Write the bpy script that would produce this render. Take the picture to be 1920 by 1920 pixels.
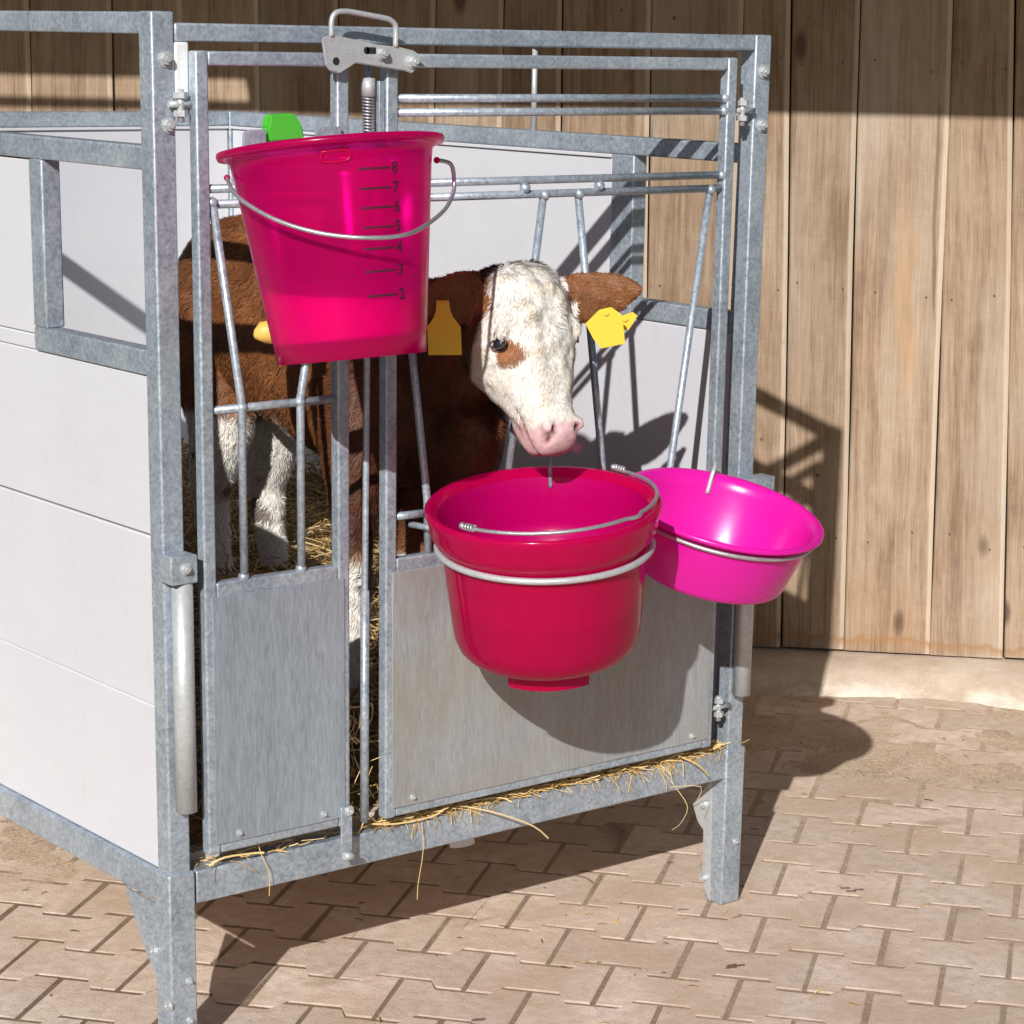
import bpy, bmesh, math, random
import numpy as np
from math import sin, cos, pi, radians, sqrt
from mathutils import Vector, Matrix, noise
random.seed(7); rng = np.random.default_rng(7)
for o in list(bpy.data.objects): bpy.data.objects.remove(o)
S = bpy.context.scene
COL = S.collection

# ---------------------------------------------------------------- camera
CAMP = Vector((-1.6882, -2.9159, 1.4834))
R_ = Vector((0.7795, -0.6262, 0.0182)); U_ = Vector((0.1496, 0.2143, 0.9652)); D_ = Vector((0.6083, 0.7496, -0.2607))
cd = bpy.data.cameras.new('camera'); cam = bpy.data.objects.new('camera', cd); COL.objects.link(cam)
cd.sensor_width = 36; cd.lens = 84.513; cd.shift_x = -0.02019; cd.shift_y = 0.17111; cd.clip_end = 200; cd.clip_start = .05
m3 = Matrix((R_, U_, -D_)).transposed()
cam.matrix_world = Matrix.Translation(CAMP) @ m3.to_4x4()
S.camera = cam
# ---------------------------------------------------------------- light
SAZ, SEL = 38.5, 28.4                      # direction the light travels to, elevation
w = bpy.data.worlds.new('World'); S.world = w; w.use_nodes = True
nt = w.node_tree; nt.nodes.clear()
sky = nt.nodes.new('ShaderNodeTexSky'); sky.sky_type = 'NISHITA'; sky.sun_disc = False
sky.sun_elevation = radians(SEL); sky.sun_rotation = radians(90 - (SAZ + 180))
bg = nt.nodes.new('ShaderNodeBackground'); bg.inputs[1].default_value = 0.05
wo = nt.nodes.new('ShaderNodeOutputWorld')
nt.links.new(sky.outputs[0], bg.inputs[0]); nt.links.new(bg.outputs[0], wo.inputs[0])
sd = bpy.data.lights.new('sun', 'SUN'); sd.energy = 5.0; sd.angle = radians(0.53); sd.color = (1, .965, .925)
so = bpy.data.objects.new('sun', sd); COL.objects.link(so)
sv = Vector((cos(radians(SAZ)) * cos(radians(SEL)), sin(radians(SAZ)) * cos(radians(SEL)), -sin(radians(SEL))))
so.rotation_euler = sv.to_track_quat('-Z', 'Y').to_euler(); so.location = (-4, -4, 5)
S.view_settings.view_transform = 'Standard'; S.view_settings.look = 'None'
S.view_settings.exposure = 0.04; S.view_settings.gamma = 1
S.render.engine = 'CYCLES'
S.cycles.max_bounces = 10; S.cycles.transparent_max_bounces = 12

# ---------------------------------------------------------------- material helpers
class NT:
    def __init__(s, name):
        s.m = bpy.data.materials.new(name); s.m.use_nodes = True
        s.t = s.m.node_tree; s.t.nodes.clear()
        s.out = s.n('ShaderNodeOutputMaterial')
    def n(s, typ, inp=None, **kw):
        nd = s.t.nodes.new(typ)
        for k, v in kw.items(): setattr(nd, k, v)
        if inp:
            for k, v in inp.items(): s.set(nd, k, v)
        return nd
    def set(s, nd, k, v):
        if isinstance(v, bpy.types.NodeSocket): s.t.links.new(v, nd.inputs[k])
        else: nd.inputs[k].default_value = v
    def pos(s, sc=(1, 1, 1), rot=(0, 0, 0), off=None):
        tc = s.n('ShaderNodeTexCoord')
        src = tc.outputs['Object']
        mp = s.n('ShaderNodeMapping', {'Vector': src, 'Scale': sc, 'Rotation': rot})
        if off is not None: s.set(mp, 'Location', off)
        return mp.outputs[0]
    def noise(s, v, scale, det=4, rough=.55, dist=0):
        return s.n('ShaderNodeTexNoise', {'Vector': v, 'Scale': scale, 'Detail': det, 'Roughness': rough, 'Distortion': dist}).outputs[0]
    def ramp(s, f, stops, interp='LINEAR'):
        r = s.n('ShaderNodeValToRGB', {'Fac': f}); e = r.color_ramp.elements; r.color_ramp.interpolation = interp
        while len(e) < len(stops): e.new(.5)
        for i, (p, c) in enumerate(stops):
            e[i].position = p; e[i].color = (c[0], c[1], c[2], 1) if not isinstance(c, (int, float)) else (c, c, c, 1)
        return r.outputs[0]
    def mix(s, f, a, b, mode='MIX'):
        nd = s.n('ShaderNodeMix', data_type='RGBA', blend_type=mode)
        s.set(nd, 0, f)
        for k, v in ((6, a), (7, b)):
            s.set(nd, k, v if isinstance(v, bpy.types.NodeSocket) else (v[0], v[1], v[2], 1))
        return nd.outputs[2]
    def math(s, op, a, b=0.0, clamp=False):
        nd = s.n('ShaderNodeMath', operation=op, use_clamp=clamp); s.set(nd, 0, a); s.set(nd, 1, b); return nd.outputs[0]
    def bump(s, h, strength=.3, dist=.002):
        return s.n('ShaderNodeBump', {'Height': h, 'Strength': strength, 'Distance': dist}).outputs[0]
    def bsdf(s, base, rough=.5, metal=0.0, normal=None, **kw):
        b = s.n('ShaderNodeBsdfPrincipled')
        s.set(b, 'Base Color', base if isinstance(base, bpy.types.NodeSocket) else (base[0], base[1], base[2], 1))
        s.set(b, 'Roughness', rough); s.set(b, 'Metallic', metal)
        if normal is not None: s.set(b, 'Normal', normal)
        for k, v in kw.items(): s.set(b, k.replace('_', ' '), v)
        return b
    def done(s, b):
        s.t.links.new(b.outputs[0], s.out.inputs[0]); return s.m

def mat_galv(name, c0=(.20, .245, .30), c1=(.56, .63, .70), streak=(1, 1, 1), sc=70, metal=.45, dirt=0.0):
    t = NT(name); p = t.pos(streak)
    v = t.n('ShaderNodeTexVoronoi', {'Vector': p, 'Scale': sc * 3.2, 'Randomness': 1.0}).outputs['Color']
    vv = t.n('ShaderNodeSeparateColor', {0: v}).outputs[0]
    n1 = t.noise(p, sc * 2.2, 6, .72); n2 = t.noise(p, 6, 4, .6); n3 = t.noise(p, sc * .45, 4, .65, .6)
    f = t.math('ADD', t.math('MULTIPLY', vv, .14), t.math('ADD', t.math('MULTIPLY', n1, .46), t.math('ADD', t.math('MULTIPLY', n2, .34), t.math('MULTIPLY', n3, .34))))
    f = t.math('SUBTRACT', f, .14)
    c = t.ramp(f, [(.30, c0), (.5, tuple((a + b) / 2 for a, b in zip(c0, c1))), (.70, c1)])
    if dirt > 0:
        d = t.ramp(t.noise(t.pos((1, 1, 1)), 5.5, 6, .6), [(.40, 0.0), (.60, 1.0)])
        d2 = t.ramp(t.noise(t.pos((1, 1, .35)), 34, 6, .75), [(.4, .35), (.62, 1.0)])
        c = t.mix(t.math('MULTIPLY', t.math('MULTIPLY', d, d2), dirt), c, (.33, .28, .21))
    rg = t.ramp(n1, [(.3, .30), (.75, .52)])
    return t.done(t.bsdf(c, rg, metal, t.bump(n1, .22, .0012)))

M = {}
M['galv'] = mat_galv('galvanised_steel')
M['sheet'] = mat_galv('galvanised_sheet', (.21, .245, .29), (.40, .455, .52), (1, 1, .12), 150, .35)
M['sheet_dirty'] = mat_galv('galvanised_sheet_dusty', (.25, .275, .29), (.44, .465, .48), (1, 1, .12), 150, .25, .55)
M['zinc'] = mat_galv('bright_zinc', (.40, .425, .445), (.60, .625, .635), (1, 1, 1), 120, .35)
M['pale'] = mat_galv('pale_zinc', (.70, .73, .73), (.84, .87, .87), (1, 1, 1), 60, .1)
M['wire'] = mat_galv('steel_wire', (.36, .37, .40), (.58, .58, .60), (1, 1, 1), 120, .7)

def mat_board():
    t = NT('white_board'); p = t.pos((1, 1, 1))
    n = t.noise(p, 2.2, 4, .55); n2 = t.noise(t.pos((1, 1, 6)), 9, 5, .6)
    c = t.ramp(t.math('ADD', t.math('MULTIPLY', n, .7), t.math('MULTIPLY', n2, .3)), [(.3, (.56, .567, .605)), (.7, (.615, .623, .66))])
    sm = t.ramp(t.noise(t.pos((1.5, 1.5, .5)), 16, 6, .7, .6), [(.56, 0.0), (.72, 1.0)])
    c = t.mix(t.math('MULTIPLY', sm, .14), c, (.42, .38, .32))
    sc_ = t.ramp(t.noise(t.pos((1, 1, 30)), 7, 3, .6), [(.68, 0.0), (.72, 1.0)])
    c = t.mix(t.math('MULTIPLY', sc_, .10), c, (.40, .40, .42))
    return t.done(t.bsdf(c, .42, 0, t.bump(t.noise(p, 260, 2), .05, .001)))
M['board'] = mat_board()

def mat_wood():
    t = NT('weathered_wood')
    uv = t.n('ShaderNodeUVMap', uv_map='uv').outputs[0]
    rnd = t.n('ShaderNodeObjectInfo').outputs['Random']
    off = t.n('ShaderNodeCombineXYZ', {0: t.math('MULTIPLY', rnd, 37.0), 1: t.math('MULTIPLY', rnd, 91.0), 2: t.math('MULTIPLY', rnd, 13.0)}).outputs[0]
    def mp(sx, sy):
        a = t.n('ShaderNodeMapping', {'Vector': uv, 'Scale': (sx, sy, 1)}).outputs[0]
        return t.n('ShaderNodeVectorMath', {0: a, 1: off}, operation='ADD').outputs[0]
    warp = t.noise(mp(2.2, 1.1), 2.4, 2, .5)
    wv = t.n('ShaderNodeCombineXYZ', {0: t.math('MULTIPLY', warp, 1.1)}).outputs[0]
    g1v = t.n('ShaderNodeVectorMath', {0: mp(26, 1.0), 1: wv}, operation='ADD').outputs[0]
    g1 = t.noise(g1v, 1.6, 5, .6, .5)
    g2 = t.noise(mp(230, 6), 1.0, 5, .7, 1.0)
    blot = t.noise(mp(5, 3.0), 1.0, 5, .62)
    saw = t.noise(mp(2, 150), 1.0, 3, .5)
    mot = t.noise(mp(22, 13), 1.0, 6, .72, .8)
    f = t.math('ADD', t.math('MULTIPLY', g1, .34), t.math('ADD', t.math('MULTIPLY', g2, .36), t.math('ADD', t.math('MULTIPLY', blot, .27), t.math('ADD', t.math('MULTIPLY', mot, .16), t.math('MULTIPLY', saw, .012)))))
    c = t.ramp(f, [(.40, (.13, .080, .048)), (.50, (.225, .148, .092)), (.58, (.325, .230, .153)), (.71, (.44, .345, .255))])
    # orange resin streaks
    ro = t.ramp(t.noise(mp(7, 1.6), 1.0, 3, .5), [(.63, 0.0), (.74, 1.0)])
    c = t.mix(t.math('MULTIPLY', ro, .55), c, (.46, .25, .10))
    gr = t.ramp(t.noise(mp(3, .8), 1.0, 3, .5), [(.5, 0.0), (.68, 1.0)])
    c = t.mix(t.math('MULTIPLY', gr, .4), c, (.50, .44, .37))
    crk = t.ramp(t.noise(mp(26, 1.3), 1.0, 2, .5), [(.695, 0.0), (.72, 1.0)])
    c = t.mix(t.math('MULTIPLY', crk, .6), c, (.13, .085, .055))
    nl = t.n('ShaderNodeTexVoronoi', {'Vector': mp(11.0, 9.0), 'Scale': 1.0, 'Randomness': 1.0}).outputs['Distance']
    c = t.mix(t.ramp(nl, [(.03, .8), (.055, 0.0)]), c, (.07, .04, .03))
    # knots
    vk = t.n('ShaderNodeTexVoronoi', {'Vector': mp(6.0, 2.7), 'Scale': 1.0, 'Randomness': 1.0})
    kn = t.ramp(vk.outputs['Distance'], [(.055, 1.0), (.115, 0.0)])
    ring = t.ramp(vk.outputs['Distance'], [(.1, .0), (.16, .5), (.3, 0.0)])
    c = t.mix(t.math('MULTIPLY', ring, .5), c, (.40, .235, .12))
    c = t.mix(t.math('MULTIPLY', kn, .85), c, (.10, .05, .028))
    # pale worn edge: uv.x counts from the right-hand edge
    sx = t.n('ShaderNodeSeparateXYZ', {0: uv}).outputs
    ed = t.ramp(t.math('ADD', sx[0], t.math('MULTIPLY', t.noise(mp(1, 6), 1.0, 3), .006)), [(.011, 1.0), (.016, 0.0)])
    c = t.mix(t.math('MULTIPLY', ed, .62), c, (.66, .55, .42))
    # stained foot of the boards
    ft = t.math('SUBTRACT', t.math('ADD', sx[1], t.math('MULTIPLY', t.noise(mp(14, 3), 1.0, 4), .08)), 0.0)
    st = t.ramp(ft, [(.045, 0.0), (.066, 1.0), (.074, 0.15), (.12, 0.0)])
    c = t.mix(t.math('MULTIPLY', st, .7), c, (.30, .155, .06))
    tn = t.n('ShaderNodeMapRange', {0: rnd, 3: .80, 4: 1.10}).outputs[0]
    cc = t.n('ShaderNodeCombineColor', {0: tn, 1: tn, 2: tn}).outputs[0]
    c = t.mix(1.0, c, cc, 'MULTIPLY')
    h = t.math('ADD', t.math('MULTIPLY', g2, .5), t.math('ADD', g1, t.math('MULTIPLY', saw, .3)))
    return t.done(t.bsdf(c, .85, 0, t.bump(h, .7, .004)))
M['wood'] = mat_wood()

def mat_paver():
    t = NT('concrete_paver'); p = t.n('ShaderNodeNewGeometry').outputs['Position']
    rnd = t.n('ShaderNodeObjectInfo').outputs['Random']
    n1 = t.noise(p, 260, 4, .7); n2 = t.noise(p, 5, 5, .6); n3 = t.noise(p, 38, 4, .6)
    c = t.ramp(t.math('ADD', t.math('MULTIPLY', n1, .45), t.math('MULTIPLY', n3, .55)), [(.33, (.54, .42, .335)), (.52, (.76, .62, .52)), (.7, (.84, .73, .635))])
    tn = t.n('ShaderNodeMapRange', {0: rnd, 3: .84, 4: 1.08}).outputs[0]
    cc = t.n('ShaderNodeCombineColor', {0: tn, 1: tn, 2: t.math('MULTIPLY', tn, .985)}).outputs[0]
    c = t.mix(1.0, c, cc, 'MULTIPLY')
    d = t.ramp(t.math('ADD', t.math('MULTIPLY', n2, .7), t.math('MULTIPLY', t.noise(p, 1.7, 3, .5), .3)), [(.42, 0.0), (.60, 1.0)])
    c = t.mix(t.math('MULTIPLY', d, .75), c, (.56, .41, .29))
    wv = t.n('ShaderNodeMapping', {'Vector': p, 'Rotation': (0, 0, -.9), 'Scale': (3, 9, 1)}).outputs[0]
    sp = t.ramp(t.noise(wv, 1.0, 3, .5, .3), [(.66, 0.0), (.72, 1.0)])
    c = t.mix(t.math('MULTIPLY', sp, .45), c, (.36, .245, .15))
    z = t.n('ShaderNodeSeparateXYZ', {0: p}).outputs[2]
    soil = t.n('ShaderNodeMapRange', {0: z, 1: -.0010, 2: -.0018}).outputs[0]
    c = t.mix(t.math('MULTIPLY', soil, .85), c, (.17, .11, .065))
    sp2 = t.ramp(t.noise(p, 85, 2, .5), [(.70, 0.0), (.76, 1.0)])
    c = t.mix(t.math('MULTIPLY', sp2, .5), c, (.17, .10, .06))
    return t.done(t.bsdf(c, .9, 0, t.bump(t.math('ADD', n1, t.math('MULTIPLY', n3, 1.0)), .8, .003)))
M['paver'] = mat_paver()

def mat_sand():
    t = NT('sandy_dirt'); p = t.n('ShaderNodeNewGeometry').outputs['Position']
    n1 = t.noise(p, 320, 4, .7); n2 = t.noise(p, 11, 5, .6)
    v = t.n('ShaderNodeTexVoronoi', {'Vector': p, 'Scale': 240.0}).outputs['Color']
    vv = t.n('ShaderNodeSeparateColor', {0: v}).outputs[0]
    f = t.math('ADD', t.math('MULTIPLY', n1, .4), t.math('ADD', t.math('MULTIPLY', n2, .4), t.math('MULTIPLY', vv, .2)))
    c = t.ramp(f, [(.34, (.42, .30, .20)), (.5, (.64, .495, .36)), (.66, (.76, .62, .48))])
    # the joints beside the pen hold dark damp sand
    xyz = t.n('ShaderNodeSeparateXYZ', {0: p}).outputs
    dk = t.ramp(t.math('ADD', t.math('MULTIPLY', xyz[0], .32), t.math('MULTIPLY', n2, .3)), [(.12, .88), (.50, .48), (.85, .16)])
    jz = t.n('ShaderNodeMapRange', {0: xyz[2], 1: .0004, 2: -.0006}).outputs[0]
    c = t.mix(t.math('MULTIPLY', dk, jz), c, (.15, .098, .056))
    return t.done(t.bsdf(c, .95, 0, t.bump(t.math('ADD', f, t.math('MULTIPLY', t.noise(p, 60, 5, .7), .8)), .9, .006)))
M['sand'] = mat_sand()

def mat_concrete():
    t = NT('plinth_concrete'); p = t.n('ShaderNodeNewGeometry').outputs['Position']
    n1 = t.noise(p, 210, 4, .7); n2 = t.noise(p, 9, 5, .6)
    v = t.n('ShaderNodeTexVoronoi', {'Vector': p, 'Scale': 90.0}).outputs['Distance']
    c = t.ramp(t.math('ADD', t.math('MULTIPLY', n1, .35), t.math('MULTIPLY', n2, .65)), [(.32, (.44, .34, .25)), (.5, (.58, .47, .37)), (.68, (.72, .64, .55))])
    z = t.n('ShaderNodeSeparateXYZ', {0: p}).outputs[2]
    e = t.math('ADD', z, t.math('MULTIPLY', t.noise(p, 22, 5, .65), .03))
    c = t.mix(t.math('MULTIPLY', t.ramp(e, [(.026, 1.0), (.046, 0.0)]), t.ramp(n2, [(.42, 0.0), (.56, .8)])), c, (.76, .69, .60))
    c = t.mix(t.ramp(v, [(.0, .4), (.22, 0.0)]), c, (.74, .68, .60))
    return t.done(t.bsdf(c, .9, 0, t.bump(n1, .5, .004)))
M['concrete'] = mat_concrete()

def mat_plastic(name, diff, trans, tint, k_trans, k_clear, rough=.16, spec=1.0, streaks=True):
    t = NT(name)
    p = t.pos((1, 1, 1)); st = t.noise(t.pos((3, 3, 60)), 1.0, 4, .6); n = t.noise(p, 30, 4, .6)
    dc = t.mix(t.math('MULTIPLY', st, .25 if streaks else .05), diff, tuple(min(1, c * 1.25 + .01) for c in diff))
    b = t.bsdf(dc, t.ramp(n, [(.3, rough), (.8, rough + .1)]), 0, t.bump(n, .04, .001), Specular_IOR_Level=(.5 * spec if k_clear == 0 else .05))
    tr = t.n('ShaderNodeBsdfTranslucent', {0: (*trans, 1)})
    a = t.n('ShaderNodeMixShader', {0: k_trans, 1: b.outputs[0], 2: tr.outputs[0]})
    if k_clear > 0:
        cl = t.n('ShaderNodeBsdfTransparent', {0: (*tint, 1)})
        rf = t.n('ShaderNodeBsdfRefraction', {0: (*tint, 1), 1: .28, 2: 1.02})
        cl = t.n('ShaderNodeMixShader', {0: .45, 1: cl.outputs[0], 2: rf.outputs[0]})
        a = t.n('ShaderNodeMixShader', {0: k_clear, 1: a.outputs[0], 2: cl.outputs[0]})
        gl = t.n('ShaderNodeBsdfGlossy', {0: (1, 1, 1, 1), 1: rough})
        fr = t.n('ShaderNodeFresnel', {0: 1.45}).outputs[0]
        a = t.n('ShaderNodeMixShader', {0: t.math('MULTIPLY', fr, .4), 1: a.outputs[0], 2: gl.outputs[0]})
    return t.done(a)
M['pink_clear'] = mat_plastic('translucent_pink_plastic', (.62, .0, .125), (1.0, .0, .56), (1.0, .0, .30), .62, .32, .20, .6)
M['pink'] = mat_plastic('crimson_pink_plastic', (.50, .0, .050), (.92, .0, .62), (1.0, .01, .2), .44, .0, .15, .55)
M['pink_thin'] = mat_plastic('thin_crimson_plastic', (.60, .0, .082), (1.0, .0, .55), (1.0, .0, .22), .48, .20, .15, .55)
M['pink_inside'] = mat_plastic('pink_inner_wall', (.50, .0, .135), (.9, .0, .50), (1.0, .01, .2), .42, .0, .2, .5)  # same plastic as the body; magenta light inside put into the colour
M['magenta'] = mat_plastic('magenta_plastic', (.80, .012, .42), (1.0, .03, .6), (1, .1, .6), .28, 0, .22, 1, False)
M['green'] = mat_plastic('green_plastic', (.09, .56, .05), (.2, .8, .1), (1, 1, 1), .2, 0, .35, 1, False)
M['yellow'] = mat_plastic('yellow_tag_plastic', (.82, .60, .05), (.9, .62, .04), (1, 1, 1), .22, 0, .4, .7, False)
t = NT('yellow_rubber'); M['teat'] = t.done(t.bsdf((.72, .45, .10), .5))
t = NT('dark_print'); M['print'] = t.done(t.bsdf((.075, .0, .022), .6))
t = NT('milk'); M['milk'] = t.done(t.bsdf((.92, .89, .84), .35, 0, None, Subsurface_Weight=.0))
t = NT('murky_water'); M['water'] = t.done(t.bsdf((.20, .005, .04), .10))
t = NT('dark_hole'); M['hole'] = t.done(t.bsdf((.012, .012, .014), .8))

def mat_attr(name, rough=.7, spec=.3, jitter=True, sheen=0):
    t = NT(name)
    a = t.n('ShaderNodeAttribute', attribute_name='col').outputs['Color']
    if jitter:
        n = t.noise(t.pos(), 90, 5, .7)
        a = t.mix(.55, a, t.ramp(n, [(.3, .45), (.6, 1.0)]), 'MULTIPLY')
    b = t.bsdf(a, rough, 0, t.bump(t.noise(t.pos(), 240, 3), .4, .002) if jitter else None, Specular_IOR_Level=spec)
    return t.done(b)
M['coat'] = mat_attr('calf_coat')
M['fur'] = mat_attr('calf_fur', .55, .35, False)
M['straw'] = mat_attr('straw', .6, .35, False)
t = NT('eye'); M['eye'] = t.done(t.bsdf((.012, .017, .028), .06, 0, None, Specular_IOR_Level=.9))
t = NT('dark_bedding'); pn = t.noise(t.pos(), 60, 5, .7)
M['bed'] = t.done(t.bsdf(t.ramp(pn, [(.35, (.06, .035, .015)), (.7, (.30, .19, .075))]), .9, 0, t.bump(pn, .8, .01)))

# ---------------------------------------------------------------- object helpers
def mesh_from(name, verts, faces, mat, smooth=False):
    me = bpy.data.meshes.new(name); me.from_pydata([tuple(v) for v in verts], [], faces); me.update()
    me.materials.append(mat)
    if smooth: me.polygons.foreach_set('use_smooth', [True] * len(me.polygons))
    return me
def link(name, me, parent=None, loc=None):
    o = bpy.data.objects.new(name, me); COL.objects.link(o)
    if loc is not None: o.location = loc
    if parent is not None:
        o.parent = parent
        if parent.type == 'EMPTY': o.matrix_parent_inverse = Matrix.Translation(-parent.location)
    return o
def tag(o, label=None, cat=None, group=None, kind=None):
    for k, v in (('label', label), ('category', cat), ('group', group), ('kind', kind)):
        if v: o[k] = v
    return o
def empty(name, loc, label, cat, group=None):
    o = bpy.data.objects.new(name, None); COL.objects.link(o); o.location = loc; o.empty_display_size = .1
    return tag(o, label, cat, group)

class MB:
    def __init__(s): s.bm = bmesh.new()
    def box(s, x0, x1, y0, y1, z0, z1, bev=.0034, seg=3):
        b = bmesh.new(); bmesh.ops.create_cube(b, size=1)
        for v in b.verts: v.co = ((x0 + x1) / 2 + v.co.x * (x1 - x0), (y0 + y1) / 2 + v.co.y * (y1 - y0), (z0 + z1) / 2 + v.co.z * (z1 - z0))
        if bev:
            rs = bmesh.ops.bevel(b, geom=list(b.edges), offset=bev, segments=seg, affect='EDGES', profile=.5)
            for f in rs['faces']: f.smooth = True
            for f in b.faces:
                if f.calc_area() > 8 * bev * bev and len(f.verts) == 4 and max(abs(q) for q in f.normal) > .999: f.smooth = False
        s.add(b); return s
    def add(s, b):
        me = bpy.data.meshes.new('tmp'); b.to_mesh(me); b.free(); s.bm.from_mesh(me); bpy.data.meshes.remove(me)
    def tube(s, pts, r, n=10, cap=True, closed=False, radii=None, smooth=True):
        pts = [Vector(p) for p in pts]; N = len(pts)
        rings = []; prev = None
        for i in range(N):
            a = pts[(i - 1) % N] if (closed or i > 0) else pts[0]
            c = pts[(i + 1) % N] if (closed or i < N - 1) else pts[-1]
            d = (c - a).normalized()
            if prev is None:
                up = Vector((0, 0, 1)) if abs(d.z) < .9 else Vector((1, 0, 0))
                x = d.cross(up).normalized()
            else: x = (prev - d * prev.dot(d)).normalized()
            prev = x; y = d.cross(x)
            rr = radii[i] if radii else r
            rings.append([s.bm.verts.new(pts[i] + (x * cos(2 * pi * k / n) + y * sin(2 * pi * k / n)) * rr) for k in range(n)])
        M_ = N if closed else N - 1
        for i in range(M_):
            A, B = rings[i], rings[(i + 1) % N]
            for k in range(n):
                f = s.bm.faces.new((A[k], A[(k + 1) % n], B[(k + 1) % n], B[k])); f.smooth = smooth
        if cap and not closed:
            s.bm.faces.new(rings[0][::-1]); s.bm.faces.new(rings[-1])
        return s
    def prism(s, poly, thick, frame, bev=0.0):
        """poly: 2-D outline; frame: (origin, ex, ey, ez) ; extruded along ez by thick"""
        o, ex, ey, ez = [Vector(q) for q in frame]
        b = bmesh.new()
        A = [b.verts.new(o + ex * p[0] + ey * p[1]) for p in poly]; B = [b.verts.new(v.co + ez * thick) for v in A]
        n = len(A)
        b.faces.new(A[::-1]); b.faces.new(B)
        for i in range(n): b.faces.new((A[i], A[(i + 1) % n], B[(i + 1) % n], B[i]))
        bmesh.ops.recalc_face_normals(b, faces=list(b.faces))
        if bev: bmesh.ops.bevel(b, geom=list(b.edges), offset=bev, segments=2, affect='EDGES')
        s.add(b); return s
    def build(s, name, mat, parent=None, recalc=True):
        me = bpy.data.meshes.new(name)
        if recalc: bmesh.ops.recalc_face_normals(s.bm, faces=list(s.bm.faces))
        s.bm.to_mesh(me); s.bm.free(); me.materials.append(mat)
        return link(name, me, parent)
def box(name, mat, parent, *a, **k): return MB().box(*a, **k).build(name, mat, parent)
def rod(name, mat, parent, pts, r, n=10, **k): return MB().tube(pts, r, n, **k).build(name, mat, parent)
def hexbolt(parent, c, ax, r=.0085, h=.006, name='bolt', mat=None):
    ax = Vector(ax).normalized(); c = Vector(c)
    mb = MB(); mb.tube([c, c + ax * .0016], r * 1.35, 16, smooth=False); mb.tube([c + ax * .0017, c + ax * (.0017 + h)], r, 6, smooth=False)
    mb.tube([c + ax * (.0017 + h), c + ax * (.0052 + h)], r * .5, 10)
    return mb.build(name, mat or M['zinc'], parent)
def smooth_path(pts, n=8):
    pts = [Vector(p) for p in pts]; out = []
    for i in range(len(pts) - 1):
        p0 = pts[max(i - 1, 0)]; p1 = pts[i]; p2 = pts[i + 1]; p3 = pts[min(i + 2, len(pts) - 1)]
        for k in range(n):
            t = k / n
            out.append(.5 * ((2 * p1) + (p2 - p0) * t + (2 * p0 - 5 * p1 + 4 * p2 - p3) * t * t + (-p0 + 3 * p1 - 3 * p2 + p3) * t ** 3))
    return out + [pts[-1]]
G = M['galv']

# ================================================================ BARN WALL
WN = Vector((.7248, .689, 0)); WT = Vector((.689, -.7248, 0)); WC = 2.4876      # wall plane
def wp(u, z, out=0.0): v = WN * (WC - out) + WT * u; v.z = z; return v
barn = empty('barn_wall', wp(0, .06), 'weathered brown vertical board wall of the barn behind the pen', 'wall')
ed_top = [-2.35, -2.16, -1.95, -1.72, -1.50, -1.27, -1.027, -.825, -.656, -.47, -.279, -.049, .111, .248, .452, .665, .774, .930, 1.136, 1.275, 1.47, 1.66, 1.87, 2.05]
ed_bot = [-2.37, -2.16, -1.97, -1.72, -1.52, -1.28, -1.05, -.835, -.665, -.47, -.285, -.055, .105, .262, .48, .66, .818, .970, 1.175, 1.352, 1.54, 1.72, 1.92, 2.12]
ZB, ZT = .0605, 2.30
def plank(i):
    r = random.Random(100 + i)
    g = .0012 + r.random() * .0022
    if i == 16: g = .0052
    out = r.uniform(0, .0035); th = .024; nseg = 7; bev = .0035
    V = []; F = []; UV = []
    zb = ZB + r.uniform(-.002, .003)
    for k in range(nseg + 1):
        z = zb + (ZT - zb) * k / nseg; f = (z - .06) / (1.57 - .06)
        wob = .0016 * sin(k * 1.7 + i); wob2 = .0016 * sin(k * 1.3 + i * 2)
        a = ed_bot[i] * (1 - f) + ed_top[i] * f + g / 2 + wob; b = ed_bot[i + 1] * (1 - f) + ed_top[i + 1] * f - g / 2 + wob2
        for (u, o) in ((a, out - th), (a, out - bev), (a + bev, out), ((a + b) / 2, out + .0012 * (1 if i % 2 else -1)), (b - bev * 1.8, out), (b, out - bev * .9), (b, out - th)):
            V.append(wp(u, z, o)); UV.append((b - u, z - zb))
    for k in range(nseg):
        for j in range(6):
            q = k * 7 + j; F.append((q, q + 1, q + 8, q + 7))
    F.append(tuple(range(6, -1, -1))); F.append(tuple(nseg * 7 + j for j in range(7)))
    me = mesh_from('plank', V, F, M['wood'])
    uvl = me.uv_layers.new(name='uv')
    for l in me.loops: uvl.data[l.index].uv = UV[l.vertex_index]
    o = link('plank', me, barn)
    return o
for i in range(len(ed_top) - 1): plank(i)
t = NT('rusty_iron'); M['rust'] = t.done(t.bsdf((.09, .05, .035), .8))
nailm = MB().tube([(0, 0, -.004), (0, 0, .0010)], .0022, 8).build('nail_source', M['rust']).data
bpy.data.objects.remove(bpy.data.objects['nail_source'])
rn = random.Random(9)
for i in range(8, len(ed_top) - 1):
    for z_ in (1.43, .93, .34):
        for f_ in (.2, .8):
            f = (z_ - .06) / 1.51; a = ed_bot[i] * (1 - f) + ed_top[i] * f; b = ed_bot[i + 1] * (1 - f) + ed_top[i + 1] * f
            o = link('nail', nailm, None); o.location = wp(a + (b - a) * (f_ + rn.uniform(-.06, .06)), z_ + rn.uniform(-.02, .02), .0032)
            o.rotation_euler = (-WN).to_track_quat('Z', 'Y').to_euler(); o.parent = barn; o.matrix_parent_inverse = Matrix.Translation(-barn.location)
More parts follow.
